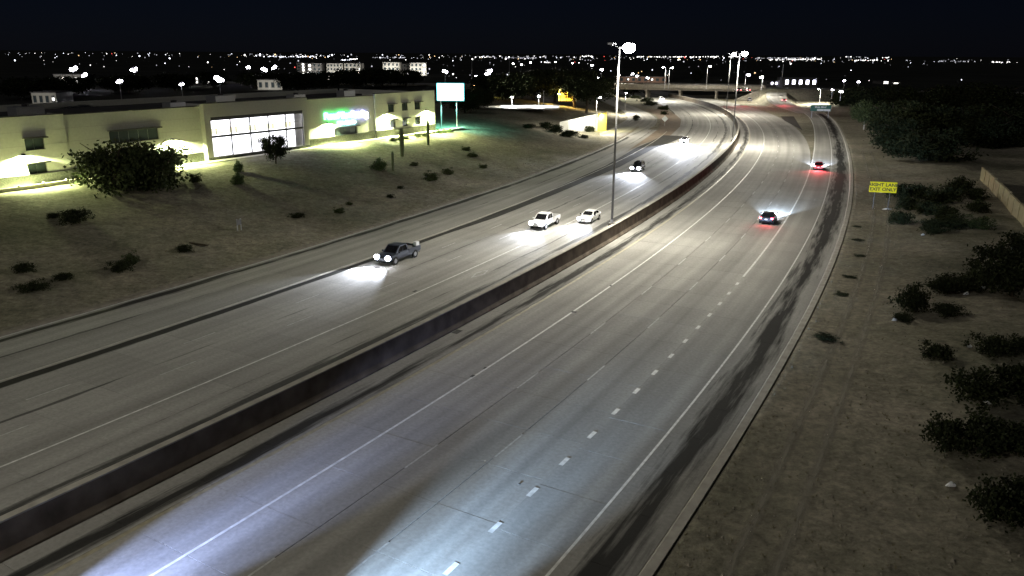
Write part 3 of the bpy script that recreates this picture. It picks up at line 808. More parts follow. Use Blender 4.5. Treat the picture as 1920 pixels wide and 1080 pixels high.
# what the lobby shows: self-glowing back wall, gallery rail with posts, warm glowing lower band upstairs
obj("interior_wall", MB().quad((lx0 - .3, yb + 2.6, 0.1), (lx1 + .3, yb + 2.6, .1), (lx1 + .3, yb + 2.6, lz1 + .1), (lx0 - .3, yb + 2.6, lz1 + .1)), M_LOBBY, gl)
obj("interior_ceiling", MB().box(((lx0 + lx1) / 2, yb + 1.55, lz1 + .05), (lx1 - lx0 + .6, 2.0, .06)), M_LOBBY, gl)
obj("gallery_panel", MB().quad((lx0, yb + 2.4, lzm + .1), (lx1, yb + 2.4, lzm + .1), (lx1, yb + 2.4, lzm + 1.0), (lx0, yb + 2.4, lzm + 1.0)), M_LOBBYW, gl)
rail = MB().tube((lx0, yb + 1.2, lzm + 1.15), (lx1, yb + 1.2, lzm + 1.15), .03)
obj("gallery_rail", rail, M_DARKMETAL, gl)
for k in range(5):
    for z0, z1 in ((lzm + .1, lzm + 1.45), (lz0, lz0 + 1.35)):
        x = lx0 + (lx1 - lx0) * (k + .46) / 5
        obj("interior_post", MB().tube((x, yb + 1.2, z0), (x, yb + 1.2, z1), .05), M_DARKMETAL, gl)
# right wings
w5 = (fx(627, 242), fx(670, 238), fz(650, 254), fz(650, 238))
wallseg(s3, s4, 0, HB - .15, M_STUCCO_G, [w5]); window(*w5, 0)
ws = []
for c0, c1, top, bot in ((725, 737, 195, 211), (751, 762, 193, 208), (775, 786, 191, 206), (728, 739, 224, 240), (752, 763, 221, 237), (776, 786, 219, 234)):
    ws.append((fx(c0, top), fx(c1, top), max(1.4, fz(c0, bot)), fz(c0, top + 1)))
wallseg(s4, s5, .35, HB + .15, M_STUCCO, ws)
for w in ws: window(*w, .35)
obj("roof", MB().box(((X0 + s5) / 2, 14.6, HB - 1.3), (s5 - X0 - .2, 28, .2)), M_ROOF, bld)
obj("side_wall", MB().box((s5 - .12, 14, (HB - .2) / 2), (.2, 27.4, HB - .2)), M_STUCCO, bld)
obj("back_wall", MB().box(((X0 + s5) / 2, 28.4, (HB - .2) / 2), (s5 - X0 - .4, .3, HB - .2)), M_STUCCO, bld)
for x, y_, w_, d_, h_ in ((-5, 9, 3, 2.2, 1.5), (12, 12, 4, 2.4, 1.7), (34, 8, 3, 2, 1.4), (48, 13, 4.5, 2.6, 1.8), (63, 9, 3, 2.2, 1.5), (80, 11, 3.5, 2.2, 1.6)):
    u_ = obj("rooftop_unit", MB().box((x, y_, HB - 1.2 + h_ / 2), (w_, d_, h_)), M_STEEL, bld)
    obj("vent_cap", MB().tube((x, y_, HB - 1.2 + h_), (x, y_, HB - .9 + h_), .5, .5, 10), M_DARKMETAL, u_)
# wall packs
GREENISH = (.88, 1.0, .45)
for px, py, pr, pw in ((37, 290, .7, 1500), (322, 262, 0, 1700), (614, 231, 0, 1700), (722, 213, .35, 1500), (796, 207, .35, 1500), (-330, 340, .7, 900)):
    x, z = fx(px, py), fz(px, py)
    wl = obj("wall_lamp", MB().loft([[(x + a * .24, -pr - .02 - d_, z + zz) for a, zz in ((-1, -.1), (1, -.1), (1, .16 - d_ * .5), (-1, .16 - d_ * .5))] for d_ in (0, .28)]), M_DARKMETAL, bld)
    obj("lens", MB().box((x, -pr - .16, z - .12), (.36, .2, .03)), glow("wall_lamp_lens", (.95, 1, .7), 12, False) if "wall_lamp_lens" not in bpy.data.materials else bpy.data.materials["wall_lamp_lens"], wl)
    lamp('SPOT', wl, (x, -pr - .62, z - .16), pw * 5.5, GREENISH, .06, R(164), .3, (0, .3, -1), "wall_lamp_bulb")
    lamp('SPOT', wl, (x, -pr - .7, z - .2), pw * 2.6, GREENISH, .1, R(126), .9, (0, -.7, -1), "wall_lamp_bulb")
# sign letters: two rows of glowing channel letters, too blown out in the photograph to read
def letters(px0, py0, px1, py1, hpx, n, seed, mats, desc=None):
    r2 = random.Random(seed); 
    for k in range(n):
        t0 = k / n; t1 = (k + .82) / n
        xa, xb = fx(px0 + (px1 - px0) * t0, 220), fx(px0 + (px1 - px0) * t1, 220)
        z0 = fz(px0 + (px1 - px0) * t0, py0 + (py1 - py0) * t0); hh = hpx * (1.0 if r2.random() < .35 or k in (0,) else .74)
        if desc and k in desc: z0 -= hpx * .3
        st = .15 * hpx; mb = MB(); y = -.16
        shp = r2.randint(0, 3)
        mb.box((xa + st / 2, y, z0 + hh / 2), (st, .12, hh))
        if shp != 1: mb.box((xb - st / 2, y, z0 + hh * (.5 if shp else .35)), (st, .12, hh * (1 if shp else .7)))
        mb.box(((xa + xb) / 2, y - .005, z0 + (hh - st / 2 if shp != 2 else st / 2)), (xb - xa, .12, st))
        mb.box(((xa + xb) / 2, y - .01, z0 + (hh * .5 if shp == 1 else st / 2)), (xb - xa, .12, st))
        obj("sign_letter", mb, mats(k / n), bld)
letters(608, 224, 690, 218, 1.15, 13, 3, lambda t: M_SIGN_GREEN if t < .58 else M_SIGN_BLUE, (12,))
letters(632, 234, 667, 231.5, .6, 9, 5, lambda t: M_SIGN_CYAN)
# paving strip and low wall at the foot of the building
bw = empty("low_planter_wall", A0 + FD * (X0) , FROT, label="low lit concrete wall in front of the building's left end", cat="wall")
for k in range(11):
    x = k * 3.1
    obj("wall_panel", MB().box((x + 1.53, -3.6, .1), (3.02, .25, .8)), M_CONC_L, bw)
    obj("wall_post", MB().box((x - .0, -3.6, .18), (.2, .34, .95)), M_CONC_L, bw)
pa = MB().box((FL / 2 - 4, -1.95, .05), (FL + 28, 1.9, .1)); 
o_ = obj("footpath", pa, M_CONC_L, kind="structure", loc=A0, rz=FROT, label="narrow concrete path along the foot of the office building")

# ------------------------------------------------------------------ lit pylon sign beside the building
pb = survey(857, 240, 4.3); pb2 = survey(832, 236, 4.3)
ps = empty("pylon_sign", pb, 0, label="bright blank white cyan backlit sign on two steel posts beside the building", cat="sign")
zt, zb_ = top_z(pb, 845, 156) - 4.3, top_z(pb, 845, 189) - 4.3
xa, xb = survey_far(819, 172, pb[1])[0] - pb[0], survey_far(870, 172, pb[1])[0] - pb[0]
for x in (0.0, xa + .9):
    obj("post", MB().tube((x, 0, -.4), (x, 0, zb_ + .2), .17, .17, 10), M_STEEL, ps)
obj("cabinet", MB().box(((xa + xb) / 2, .2, (zt + zb_) / 2), (xb - xa, .7, zt - zb_)), M_PANELB, ps)
obj("sign_face", MB().box(((xa + xb) / 2, -.18, (zt + zb_) / 2), (xb - xa - .3, .06, zt - zb_ - .3)), M_PANEL, ps)
obj("back_face", MB().box(((xa + xb) / 2, .58, (zt + zb_) / 2), (xb - xa - .3, .06, zt - zb_ - .3)), glow("teal_sign_face", (.2, 1.0, .8), 3.0), ps)
lamp('SPOT', ps, ((xa + xb) / 2, -.5, zb_ - .3), 2600, (.25, 1.0, .8), .4, R(150), .6, (0, .25, -1), "cabinet_bulb")

# ------------------------------------------------------------------ plants
def leaf_cloud(seed, clumps, per, size, spread, ell, up=.3, hollow=.0, base=0.0, ragged=.12):
    """many small leaf faces gathered in clumps through a crown's volume; returns mesh data"""
    r = np.random.RandomState(seed); V, F = [], []
    cs = []
    while len(cs) < clumps:
        p = r.uniform(-1, 1, 3); d = np.linalg.norm(p)
        if hollow < d < 1: cs.append(p * (1 + ragged * r.normal()))
    for p in cs:
        c = p * np.array(ell) + np.array([0, 0, ell[2] + base]); k = r.uniform(.6, 1.25)
        for _ in range(int(per * k)):
            q = c + r.normal(0, spread * k, 3) * np.array([1, 1, .75])
            if q[2] < .02: q[2] = r.uniform(.02, .2)
            a = r.normal(0, 1, 3); a[2] += up; a /= np.linalg.norm(a)
            b = np.cross(a, r.normal(0, 1, 3)); b /= np.linalg.norm(b)
            L, W = size * r.uniform(.6, 1.5), size * r.uniform(.22, .45)
            o = len(V); V += [tuple(q - a * L * .5), tuple(q + b * W), tuple(q + a * L * .5), tuple(q - b * W)]
            F.append((o, o + 1, o + 2, o + 3))
    mb = MB(); mb.v, mb.f = V, F
    return mb
def limbs(seed, n, h, r0, spread, start=.25):
    r = random.Random(seed); mb = MB(); pts = [Vector((0, 0, -.3)), Vector((r.uniform(-.1, .1) * h, r.uniform(-.08, .08) * h, h * start)), Vector((r.uniform(-.15, .15) * h, r.uniform(-.1, .1) * h, h * .62))]
    mb.tube(pts[0], pts[1], r0, r0 * .78, 8); mb.tube(pts[1], pts[2], r0 * .78, r0 * .4, 8)
    for k in range(n):
        a = 2 * math.pi * k / n + r.uniform(-.4, .4); b = pts[1].lerp(pts[2], r.uniform(0, .8))
        m_ = b + Vector((math.cos(a) * spread * .5, math.sin(a) * spread * .5, h * r.uniform(.15, .25)))
        e = m_ + Vector((math.cos(a) * spread * .5, math.sin(a) * spread * .5, h * r.uniform(.05, .22)))
        mb.tube(b, m_, r0 * .42, r0 * .26, 6); mb.tube(m_, e, r0 * .26, r0 * .1, 6)
    return mb
def stems(seed, n, h, w):
    r = random.Random(seed); mb = MB()
    for k in range(n):
        a = r.uniform(0, 6.28); d = r.uniform(.2, 1) * w
        mb.tube((0, 0, -.1), (math.cos(a) * d, math.sin(a) * d, h * r.uniform(.5, .95)), .03, .012, 5, False)
    return mb
# unit shrubs (about 1 m tall, 1 m half width) and trees, shared mesh data
RBN = "shrubs on the right bank"
SHRUB = []
for i, (m_, up) in enumerate(((M_LEAF, .6), (M_LEAF_D, .3), (M_LEAF_G, .8))):
    fol = leaf_cloud(10 + i, 50, 52, .11, .14, (.74, .74, .44), up, .25, 0.0, .24).mesh("foliage"); fol.materials.append(m_)
    stm = stems(20 + i, 9, .9, .7).mesh("stems"); stm.materials.append(M_BARK)
    SHRUB.append((fol, stm))
TREE = []
for i, (m_, ell, bark) in enumerate(((M_LEAF_D, (.72, .72, .34), M_BARK), (M_LEAF, (.62, .62, .36), M_PALEBARK), (M_LEAF_D, (.5, .5, .4), M_BARK))):
    fol = leaf_cloud(40 + i, 84, 80, .06, .085, ell, .0, .3, .26).mesh("crown"); fol.materials.append(m_)
    trk = limbs(50 + i, 6, 1.0, .045, .55).mesh("trunk"); trk.materials.append(bark)
    TREE.append((fol, trk))
fol = leaf_cloud(77, 130, 80, .07, .1, (.6, .6, .44), .15, .15, -.02, .3).mesh("crown"); fol.materials.append(M_LEAF_D)
TREE.append((fol, TREE[0][1]))
fol = leaf_cloud(83, 100, 48, .06, .09, (.6, .6, .42), .2, .25, .0, .25).mesh("crown"); fol.materials.append(M_LEAF)
TREE.append((fol, limbs(91, 9, 1.0, .04, .5, .12).mesh("trunk"))); TREE[-1][1].materials.append(M_BARK)
def ground_at(px, py, z0=1.0):
    z = z0
    for _ in range(12):
        q = survey(px, py, z); z = .5 * z + .5 * hgt(q[0], q[1])
    return q[0], q[1], hgt(q[0], q[1])
def shrub(px, py, w, h, label, kind=0, group="shrubs on the banks", loc=None, name="shrub"):
    p = loc or ground_at(px, py)
    root = empty(name, (p[0], p[1], p[2] - .03), rng.uniform(0, 6.28), label=label, cat="shrub", group=group)
    k_ = 1.18 if group == RBN else 1.0
    root.scale = (w * k_, w * k_ * rng.uniform(.8, 1.1), h * k_)
    link("foliage", SHRUB[kind][0], parent=root); link("stems", SHRUB[kind][1], parent=root)
    return root
def tree(loc, w, h, label, kind=0, group="trees", name="tree"):
    root = empty(name, loc, rng.uniform(0, 6.28), label=label, cat="tree", group=group)
    root.scale = (w, w, h)
    link("crown", TREE[kind][0], parent=root); link("trunk", TREE[kind][1], parent=root)
    return root

LB = "shrubs on the left bank"
for px, py, w, h, kind, label in (
    (446, 345, 1.15, 1.5, 2, "lower green bush of the pair before the lobby windows"),
    (447, 322, 1.2, 1.6, 2, "upper green bush of the pair against the lobby windows"),
    (367, 341, 1.1, 1.2, 0, "bush left of the green pair below the wall lamp"),
    (138, 416, 2.0, 1.5, 1, "large dark bush on the bank below the big dark tree"),
    (100, 408, 1.0, .6, 1, "low dark scrub left of the large dark bush on the bank"),
    (345, 472, 1.1, .8, 1, "dark bush near the road below the lobby"),
    (228, 508, 1.4, 1.1, 1, "dark bush left of a paler one near the road's edge"),
    (246, 494, 1.1, 1.1, 0, "paler bush leaning over the dark one near the road's edge"),
    (44, 510, 1.3, .9, 1, "dark low bush at the far left of the bank"),
    (118, 524, 1.0, .7, 1, "small dark bush between two scrubby ones at far left"),
    (66, 544, 1.8, .8, 1, "wide low scrub nearest the road at far left"),
    (558, 408, 1.0, .7, 1, "low dark bush on the bank below the lobby's right end"),
    (636, 399, 1.0, .7, 0, "left one of two thin brown scrubs mid bank"),
    (655, 384, .6, .5, 0, "small scrub just above the thin brown scrub mid bank"),
    (732, 371, .75, .6, 1, "lower of two small dark tufts mid bank"),
    (751, 354, .65, .5, 1, "upper of two small dark tufts mid bank"),
    (712, 319, 1.7, 1.9, 2, "round green bush below the glowing letters"),
    (776, 311, 1.0, .7, 0, "faint low bush below the tallest cactus"),
    (808, 338, 1.6, 1.4, 0, "round bush nearest the road under the small windows"),
    (840, 327, 1.2, 1.1, 0, "smaller round bush right behind the roadside one"),
    (874, 282, 1.3, .8, 0, "low bush below the pylon sign, upper one"),
    (886, 294, 1.3, .8, 0, "low bush below the pylon sign, lower one"),
    (906, 315, 1.1, .7, 0, "small bush on the bank nearest the road beyond the pylon sign"),
    (45, 345, .8, .8, 1, "dark bush at the foot of the building's left end"),
    (990, 240, 2.4, 1.2, 1, "dark spreading bush at the top of the bank near the yellow wall"),
    (1022, 240, 2.6, 1.7, 1, "middle dark bush of the row leading to the yellow wall"),
    (1043, 248, 2.8, 2.0, 1, "big dark bush left of the yellow wall's low end"),
    (1066, 256, 3.0, 1.8, 1, "dark bush on the slope below the yellow wall"),
    (1094, 246, 1.7, 1.6, 1, "left of two round bushes in front of the yellow wall"),
    (1105, 247, 1.7, 1.7, 1, "right of two round bushes in front of the yellow wall"),
    (1112, 246, .8, 1.2, 1, "narrow bush beside the two round ones at the yellow wall"),
    (1096, 259, 1.6, .9, 1, "low bush at the road edge below the yellow wall")):
    shrub(px, py, w, h, label, kind, LB)
for px, py, w, h, kind, label in ((737, 262, 1.0, .7, 0, "leftmost boxy bush along the foot of the small window wing"), (750, 260, .9, .7, 0, "second boxy bush along the foot of the small window wing"), (761, 258, .9, .7, 0, "third boxy bush along the foot of the small window wing"), (783, 255, 1.0, .8, 0, "boxy bush under the right wall lamp of the small window wing"), (796, 253, .9, .8, 0, "boxy bush right of the one under the right wall lamp"),
                              (822, 247, .9, .8, 2, "green bush at the building's right corner"), (832, 246, .9, .8, 2, "green bush under the pylon sign's left post"), (843, 245, .9, .8, 2, "green bush between the pylon sign's posts")):
    p = survey(px, py, 4.42); shrub(0, 0, w, h, label, kind, "bushes at the foot of the building", loc=(p[0], p[1], hgt(p[0], p[1])))
# gravel island
for px, py, w, h, label in ((1240, 205, 2.4, 1.3, "left dark bush of the trio on the gravel island"), (1249, 206, 1.2, 1.9, "right upright bush of the trio on the gravel island"), (1245, 215, 1.7, 1.5, "front bush of the trio on the gravel island"),
                        (1221, 197, 4.5, 1.7, "long brown scrub at the back of the gravel island"), (1212, 190, 4.5, 2.0, "dark scrub behind the distant oncoming car"), (1190, 184, 3.5, 1.6, "scrub left of the distant oncoming car"), (1192, 226, 1.6, 2.0, "lone dark bush beside the entry ramp")):
    q = survey(px, py, .05); shrub(0, 0, w, h, label, 1, "bushes on the gravel island", loc=(q[0], q[1], .02))
RB = RBN
for px, py, w, h, kind, label in (
    (1690, 372, 2.1, 2.0, 1, "dark bush right beside the yellow exit sign"),
    (1722, 372, 2.0, 1.9, 1, "bush second from the yellow exit sign, upper row"),
    (1752, 382, 1.9, 1.8, 1, "bush in the middle of the cluster behind the yellow exit sign"),
    (1778, 378, 2.2, 2.0, 1, "bush at the back of the cluster under the block wall"),
    (1802, 362, 2.3, 2.1, 1, "topmost bush of the cluster nearest the block wall's end"),
    (1825, 375, 1.8, 1.6, 1, "bush right of the topmost one, below the block wall"),
    (1700, 392, 1.9, 1.6, 1, "bush below the one beside the yellow exit sign"),
    (1735, 402, 1.9, 1.6, 1, "bush low in the middle of the cluster right of the white litter"),
    (1685, 418, 1.8, 1.4, 1, "lowest left bush of the cluster, under the white litter"),
    (1770, 408, 1.9, 1.5, 1, "bush in the lower middle of the cluster right of the exit sign"),
    (1745, 436, 1.7, 1.6, 1, "lowest bush of the cluster beside the small white scrap"),
    (1785, 428, 2.1, 1.5, 1, "wide bush low in the cluster toward the block wall"),
    (1835, 398, 1.7, 1.4, 1, "lone bush between cluster and block wall"),
    (1835, 428, 1.7, 1.3, 0, "bush below the lone bush under the block wall"),
    (1712, 583, 1.5, 1.9, 1, "spiky upright bush with a small white scrap below it"),
    (1690, 600, .9, .5, 1, "flat scrub around the small white scrap"),
    (1770, 548, 1.6, 1.3, 1, "left dark bush of the long low row before the near tree"),
    (1808, 546, 1.7, 1.3, 1, "middle bush of the long low row before the near tree"),
    (1845, 536, 1.7, 1.4, 1, "right bush of the long low row before the near tree"),
    (1772, 588, 1.4, .8, 1, "flat bush right of the spiky upright one"),
    (1758, 670, 1.2, .9, 1, "small round bush standing alone on the bare right slope"),
    (1862, 660, 1.7, 1.1, 1, "wide bush right of the small round one"),
    (1915, 660, 1.2, 1.0, 1, "bush cut by the right edge beside the wide one"),
    (1838, 752, 1.8, 1.8, 1, "big black bush, upper of the three at lower right"),
    (1905, 740, 1.7, 1.8, 1, "big black bush cut by the right edge"),
    (1778, 842, 1.6, 1.5, 1, "big black bush, left of the three at lower right"),
    (1848, 838, 1.8, 1.6, 1, "big black bush right of the left one at lower right"),
    (1912, 850, 1.6, 1.5, 1, "big black bush in the right edge below the upper one"),
    (1868, 972, 1.6, 1.4, 1, "big black bush lowest at lower right"),
    (1915, 950, 1.4, 1.3, 1, "black bush lowest at the right edge"),
    (1548, 636, .9, .35, 1, "small dead weed patch beside the right kerb"),
    (1450, 640, .01, .01, 1, "")):
    if label: shrub(px, py, w, h, label, kind, RB)
# the low weeds along the right kerb
for k, (px, py, w) in enumerate(((1608, 450, .9), (1612, 480, 1.0), (1596, 520, 1.0), (1580, 552, .9), (1606, 425, .7))):
    shrub(px, py, w, .16, ["low dry weeds beside the kerb, second from the top", "low dry weeds beside the kerb, middle patch", "low dry weeds beside the kerb, fourth from the top", "low dry weeds beside the kerb, lowest patch", "low dry weeds beside the kerb, topmost patch"][k], 1, "weed patches along the kerb", name="weed_patch")

# trees
p = ground_at(215, 350, 4); tree((p[0] + .5, p[1], p[2] - .7), 8.0, 8.0, "broad dark tree hiding the building's left wall", 4)
tree((p[0] + 4.5, p[1] + 2.5, p[2] - .6), 6.8, 7.8, "dark tree growing into the right side of the broad dark tree", 4)
p = ground_at(517, 307, 4); tree((p[0], p[1], p[2] - .1), 3.1, 4.9, "small dark tree standing in front of the lobby windows", 0)
p = ground_at(1620, 243, 1); tree(p, 6.5, 8.2, "tree with a pale trunk at the edge of the right thicket", 1)
for px, py, w, h, label in ((1668, 245, 8, 9, "dark tree right of the pale trunked tree"), (1690, 285, 7, 8, "dark tree at the thicket's front edge on the right slope"), (1735, 262, 9, 10, "tall dark tree in the middle of the right thicket"),
                        (1740, 300, 7.5, 7, "dark tree low at the thicket's front above the wall"), (1800, 262, 9, 9, "dark tree behind the block wall's far end"), (1850, 275, 8, 8, "dark tree behind the block wall, next to the yellow porch light"), (1905, 262, 9, 9, "dark tree behind the block wall at the right edge"),
                        (1588, 198, 9, 8, "dark tree behind the green exit sign"), (1640, 200, 10, 9, "far dark tree above the pale trunked tree"), (1700, 205, 11, 9, "far dark tree in the centre of the right skyline"), (1775, 205, 11, 10, "far dark tree right of the skyline centre"), (1860, 210, 11, 10, "far dark tree near the right edge of the skyline"),
                        (1896, 556, 5.0, 4.6, "near dark tree with a leaning forked trunk at the right edge"), (1932, 520, 5, 4.2, "near dark tree half cut by the right edge")):
    p = ground_at(px, py, 1.0); tree((p[0], p[1], p[2] - .15), w * (1.25 if py < 400 else 1), h, label, 3 if py < 400 else 0, "trees on the right side")
far_trees = [(1187, 180, 9, 7.5, "dark round tree in front of the overpass", .1), (925, 188, 13, 10, "dark tree right of the pylon sign", 4.4), (960, 192, 13, 11, "tall dark tree behind the lit parking lot", 4.4), (1000, 186, 13, 11, "dark tree over the lit parking lot", 4.4),
             (1040, 184, 14, 12, "dark tree left of the amber lit gas canopy", 4.4), (1078, 190, 14, 12, "dark tree right of the amber light", 4.4), (1100, 196, 12, 10, "dark tree at the entry ramp's bend", 4.4), (1118, 190, 10, 9, "dark tree nearest the entry ramp's bend", 4.4),
             (895, 205, 9, 7, "tree glowing green beneath the pylon sign, right one", 4.4), (872, 212, 8, 7, "tree glowing green beneath the pylon sign, left one", 4.4),
             (560, 172, 15, 9, "dark tree behind the lobby roof", 4.4), (610, 168, 15, 9, "dark tree behind the glowing letters' roof", 4.4), (665, 166, 15, 10, "dark tree behind the roof right of the letters", 4.4), (715, 164, 15, 10, "dark tree behind the small window wing, left", 4.4), (760, 162, 15, 9, "dark tree behind the small window wing, right", 4.4),
             (402, 166, 9, 9, "round dark tree beside the bright floodlight behind the roof", 4.4), (240, 176, 16, 8, "dark tree behind the left roof", 4.4), (60, 186, 16, 8, "dark tree behind the roof's far left", 4.4), (130, 180, 14, 8, "dark tree behind the pale low house", 4.4), (1306, 157, 6, 8, "lit shrubby palm left of the far lamp posts", 4.4), (330, 170, 14, 8, "dark tree between two floodlights behind the roof", 4.4), (480, 165, 14, 8, "dark tree behind the low white roofed house", 4.4)]
for px, py, w, h, label, z in far_trees:
    p = survey(px, py, z); tree((p[0], p[1], z - .3), w, h, label, 0 if px not in (1306,) else 2, "trees in the distance")

# columnar cacti on the bank
for px, py, ptop, r_, label in ((754, 293, 240, .36, "tallest columnar cactus on the bank, pale at its foot"), (803, 272, 226, .27, "slimmer columnar cactus in front of the building's right corner"), (737, 320, 283, .2, "short thin columnar cactus beside the round green bush")):
    p = ground_at(px, py, 3.5); h = top_z(p, px, ptop) - p[2]
    root = empty("columnar_cactus", (p[0], p[1], p[2] - .1), 0, label=label, cat="cactus", group="columnar cacti on the bank")
    rings = []
    for k in range(9):
        t = k / 8; rr = r_ * (.78 + .3 * math.sin(min(1, t * 1.2) * 2.2)) * (1 if t < .93 else .55)
        rings.append([(rr * (1 + .12 * (i % 2)) * math.cos(2 * math.pi * i / 20), rr * (1 + .12 * (i % 2)) * math.sin(2 * math.pi * i / 20), h * t) for i in range(20)])
    obj("stem", MB().loft(rings), M_CACTUS, root)

# ------------------------------------------------------------------ walls
def block_wall():
    root = empty("block_wall", (0, 0, 0), label="tan concrete block wall along the top of the right bank", cat="wall")
    W = [np.array(q) for q in ((30.0, 28.0), (47.0, 60.0), (64.2, 97.4), (73.5, 118.5), (82.2, 139.5))]
    cum = np.r_[0, np.cumsum([np.hypot(*(W[i + 1] - W[i])) for i in range(4)])]
    pt = lambda q: np.array([np.interp(q, cum, [w[0] for w in W]), np.interp(q, cum, [w[1] for w in W])])
    for k, q0 in enumerate(np.arange(0, cum[-1] - 4, 4.8)):
        a, b = pt(q0), pt(min(q0 + 4.8, cum[-1])); d = math.atan2(b[1] - a[1], b[0] - a[0]); m_ = (a + b) / 2; z = hgt(m_[0], m_[1]); L = float(np.hypot(*(b - a)))
        obj("wall_panel", MB().box((m_[0], m_[1], z + .95), (L - .02, .2, 2.3), d), M_BLOCK, root)
        obj("wall_cap", MB().box((m_[0], m_[1], z + 2.14), (L - .02, .3, .08), d), M_BLOCK, root)
        obj("pilaster", MB().box((a[0], a[1], z + 1.0), (.4, .4, 2.5), d), M_BLOCK, root)
block_wall()
yw0, yw1 = survey(1049, 238, 2.4), survey(1137, 239, 1.0)
yw = empty("retaining_wall", (0, 0, 0), label="pale wedge shaped retaining wall with a glowing yellow end", cat="wall")
zt0, zt1 = top_z(yw0, 1049, 229), top_z(yw1, 1137, 209.5)
def wedge(t0, t1, mat, name, dy=0.0):
    a, b = Vector(yw0), Vector(yw1); P = a.lerp(b, t0), a.lerp(b, t1); Z = zt0 + (zt1 - zt0) * t0, zt0 + (zt1 - zt0) * t1
    mb = MB().loft([[(p_.x, p_.y + dy, p_.z - 1.2), (p_.x, p_.y + .35 + dy, p_.z - 1.2), (p_.x, p_.y + .35 + dy, z_), (p_.x, p_.y + dy, z_)] for p_, z_ in zip(P, Z)])
    return obj(name, mb, mat, yw)
for k in range(5): wedge(k * .16 + .002, (k + 1) * .16 - .002, M_STUCCO, "wall_panel")
wedge(.802, 1.0, M_BLOCKY, "yellow_panel")
e_ = Vector(yw0).lerp(Vector(yw1), .9)
fl = obj("wall_lamp", MB().box((e_.x, e_.y - .3, zt1 - .25), (.5, .5, .2)), M_DARKMETAL, yw)
lamp('SPOT', fl, (e_.x, e_.y - 1.1, zt1 - .5), 1300, (1.0, .92, .3), .1, R(140), .4, (0, .4, -1), "wall_lamp_bulb")

# ------------------------------------------------------------------ road signs
def text_part(name, body, size, mat, parent, loc, rx=R(90), rz=0.0, sx=1.0):
    c = bpy.data.curves.new(name, 'FONT'); c.body = body; c.size = size; c.align_x = 'CENTER'; c.align_y = 'CENTER'; c.extrude = .004; c.offset = size * .022
    o = bpy.data.objects.new(name, c); C.objects.link(o); o.parent = parent; c.materials.append(mat)
    bpy.context.view_layer.update()
    me = bpy.data.meshes.new_from_object(o.evaluated_get(bpy.context.evaluated_depsgraph_get())); me.name = name
    bpy.data.objects.remove(o); bpy.data.curves.remove(c)
    o = link(name, me, mat, parent)
    o.location = loc; o.rotation_euler = (rx, 0, rz); o.scale = (sx, 1, 1)
    return o
p = ground_at(1650, 393, .5)
ys = empty("exit_only_sign", p, R(-14), label="yellow roadside sign reading RIGHT LANE EXIT ONLY", cat="sign")
zt, zb_ = top_z(p, 1650, 341) - p[2], top_z(p, 1650, 361) - p[2]
hw_ = (survey_far(1674, 351, p[1])[0] - survey_far(1627, 351, p[1])[0]) / 2 * 1.02
def rrect(hw, hh, r, n=5):
    out = []
    for cx, cz, a0 in ((hw - r, hh - r, 0), (-hw + r, hh - r, 90), (-hw + r, -hh + r, 180), (hw - r, -hh + r, 270)):
        for k in range(n): a = R(a0 + 90 * k / (n - 1)); out.append((cx + r * math.cos(a), cz + r * math.sin(a)))
    return out
def plate(name, hw, hh, y0, y1, z, r, mat, par):
    return obj(name, MB().loft([[(x, y, z + q) for x, q in rrect(hw, hh, r)] for y in (y0, y1)]), mat, par)
zm, hh_ = (zt + zb_) / 2, (zt - zb_) / 2
plate("panel", hw_, hh_, -.02, .02, zm, .12, M_SIGNY, ys)
for z_, t_, n_ in ((zm + hh_ * .42, "RIGHT LANE", "lettering"), (zm - hh_ * .42, "EXIT ONLY", "lettering")):
    text_part(n_, t_, hh_ * .82, M_INK, ys, (0, -.035, z_), sx=1.12)
b_ = MB()
for x in (-hw_ * .55, hw_ * .55): obj("post", MB().box((x, .07, (zt - .1) / 2 - .2), (.08, .08, zt + .2)), M_POLE, ys)
q = survey(1537, 219, .35)
gs_ = empty("exit_sign", q, R(-12), label="green exit sign with a white lower strip beside the exit ramp", cat="sign")
zt, zb_ = top_z(q, 1537, 197) - q[2], top_z(q, 1537, 208.5) - q[2]; zm, hh_ = (zt + zb_) / 2, (zt - zb_) / 2
hw_ = (survey_far(1555, 202, q[1])[0] - survey_far(1518, 202, q[1])[0]) / 2
plate("panel", hw_, hh_, -.03, .03, zm, .1, M_SIGNG, gs_)
text_part("lettering", "Shea Blvd", hh_ * .85, M_SIGNW, gs_, (-.1, -.045, zm + hh_ * .35), sx=1.1)
plate("white_strip", hw_ * .64, hh_ * .32, -.045, -.032, zm - hh_ * .6, .05, M_SIGNW, gs_).location = (hw_ * .3, 0, 0)
ar = MB().box((hw_ * .3, -.06, zm - hh_ * .6), (.12, .01, hh_ * .3)); obj("arrow", ar, M_INK, gs_)
for x in (-hw_ * .8, hw_ * .8): obj("post", MB().box((x, .1, zt / 2 - .3), (.16, .14, zt + .4)), M_STEEL, gs_)
q = survey(1246, 236, .03)
ds = empty("diamond_sign", q, R(-8), label="pale diamond sign standing on the gravel island", cat="sign")
obj("panel", MB().loft([[(1.0 * math.cos(a), y, 2.2 + 1.0 * math.sin(a)) for a in (0, math.pi / 2, math.pi, 1.5 * math.pi)] for y in (-.02, .02)]), M_SIGNW, ds)
obj("post", MB().box((0, .06, 1.3), (.09, .08, 2.8)), M_STEEL, ds)
q = ground_at(449, 432, 2.5)
rs = empty("marker_post_sign", q, FROT, label="small weathered two post marker on the left bank near the road", cat="sign")
for x in (-.28, .28): obj("post", MB().box((x, 0, .65), (.1, .1, 1.5)), M_STEEL, rs)
obj("panel", MB().box((0, -.06, 1.0), (.62, .03, .6)), M_GREYCAR, rs)
q = ground_at(372, 459, 1.2)
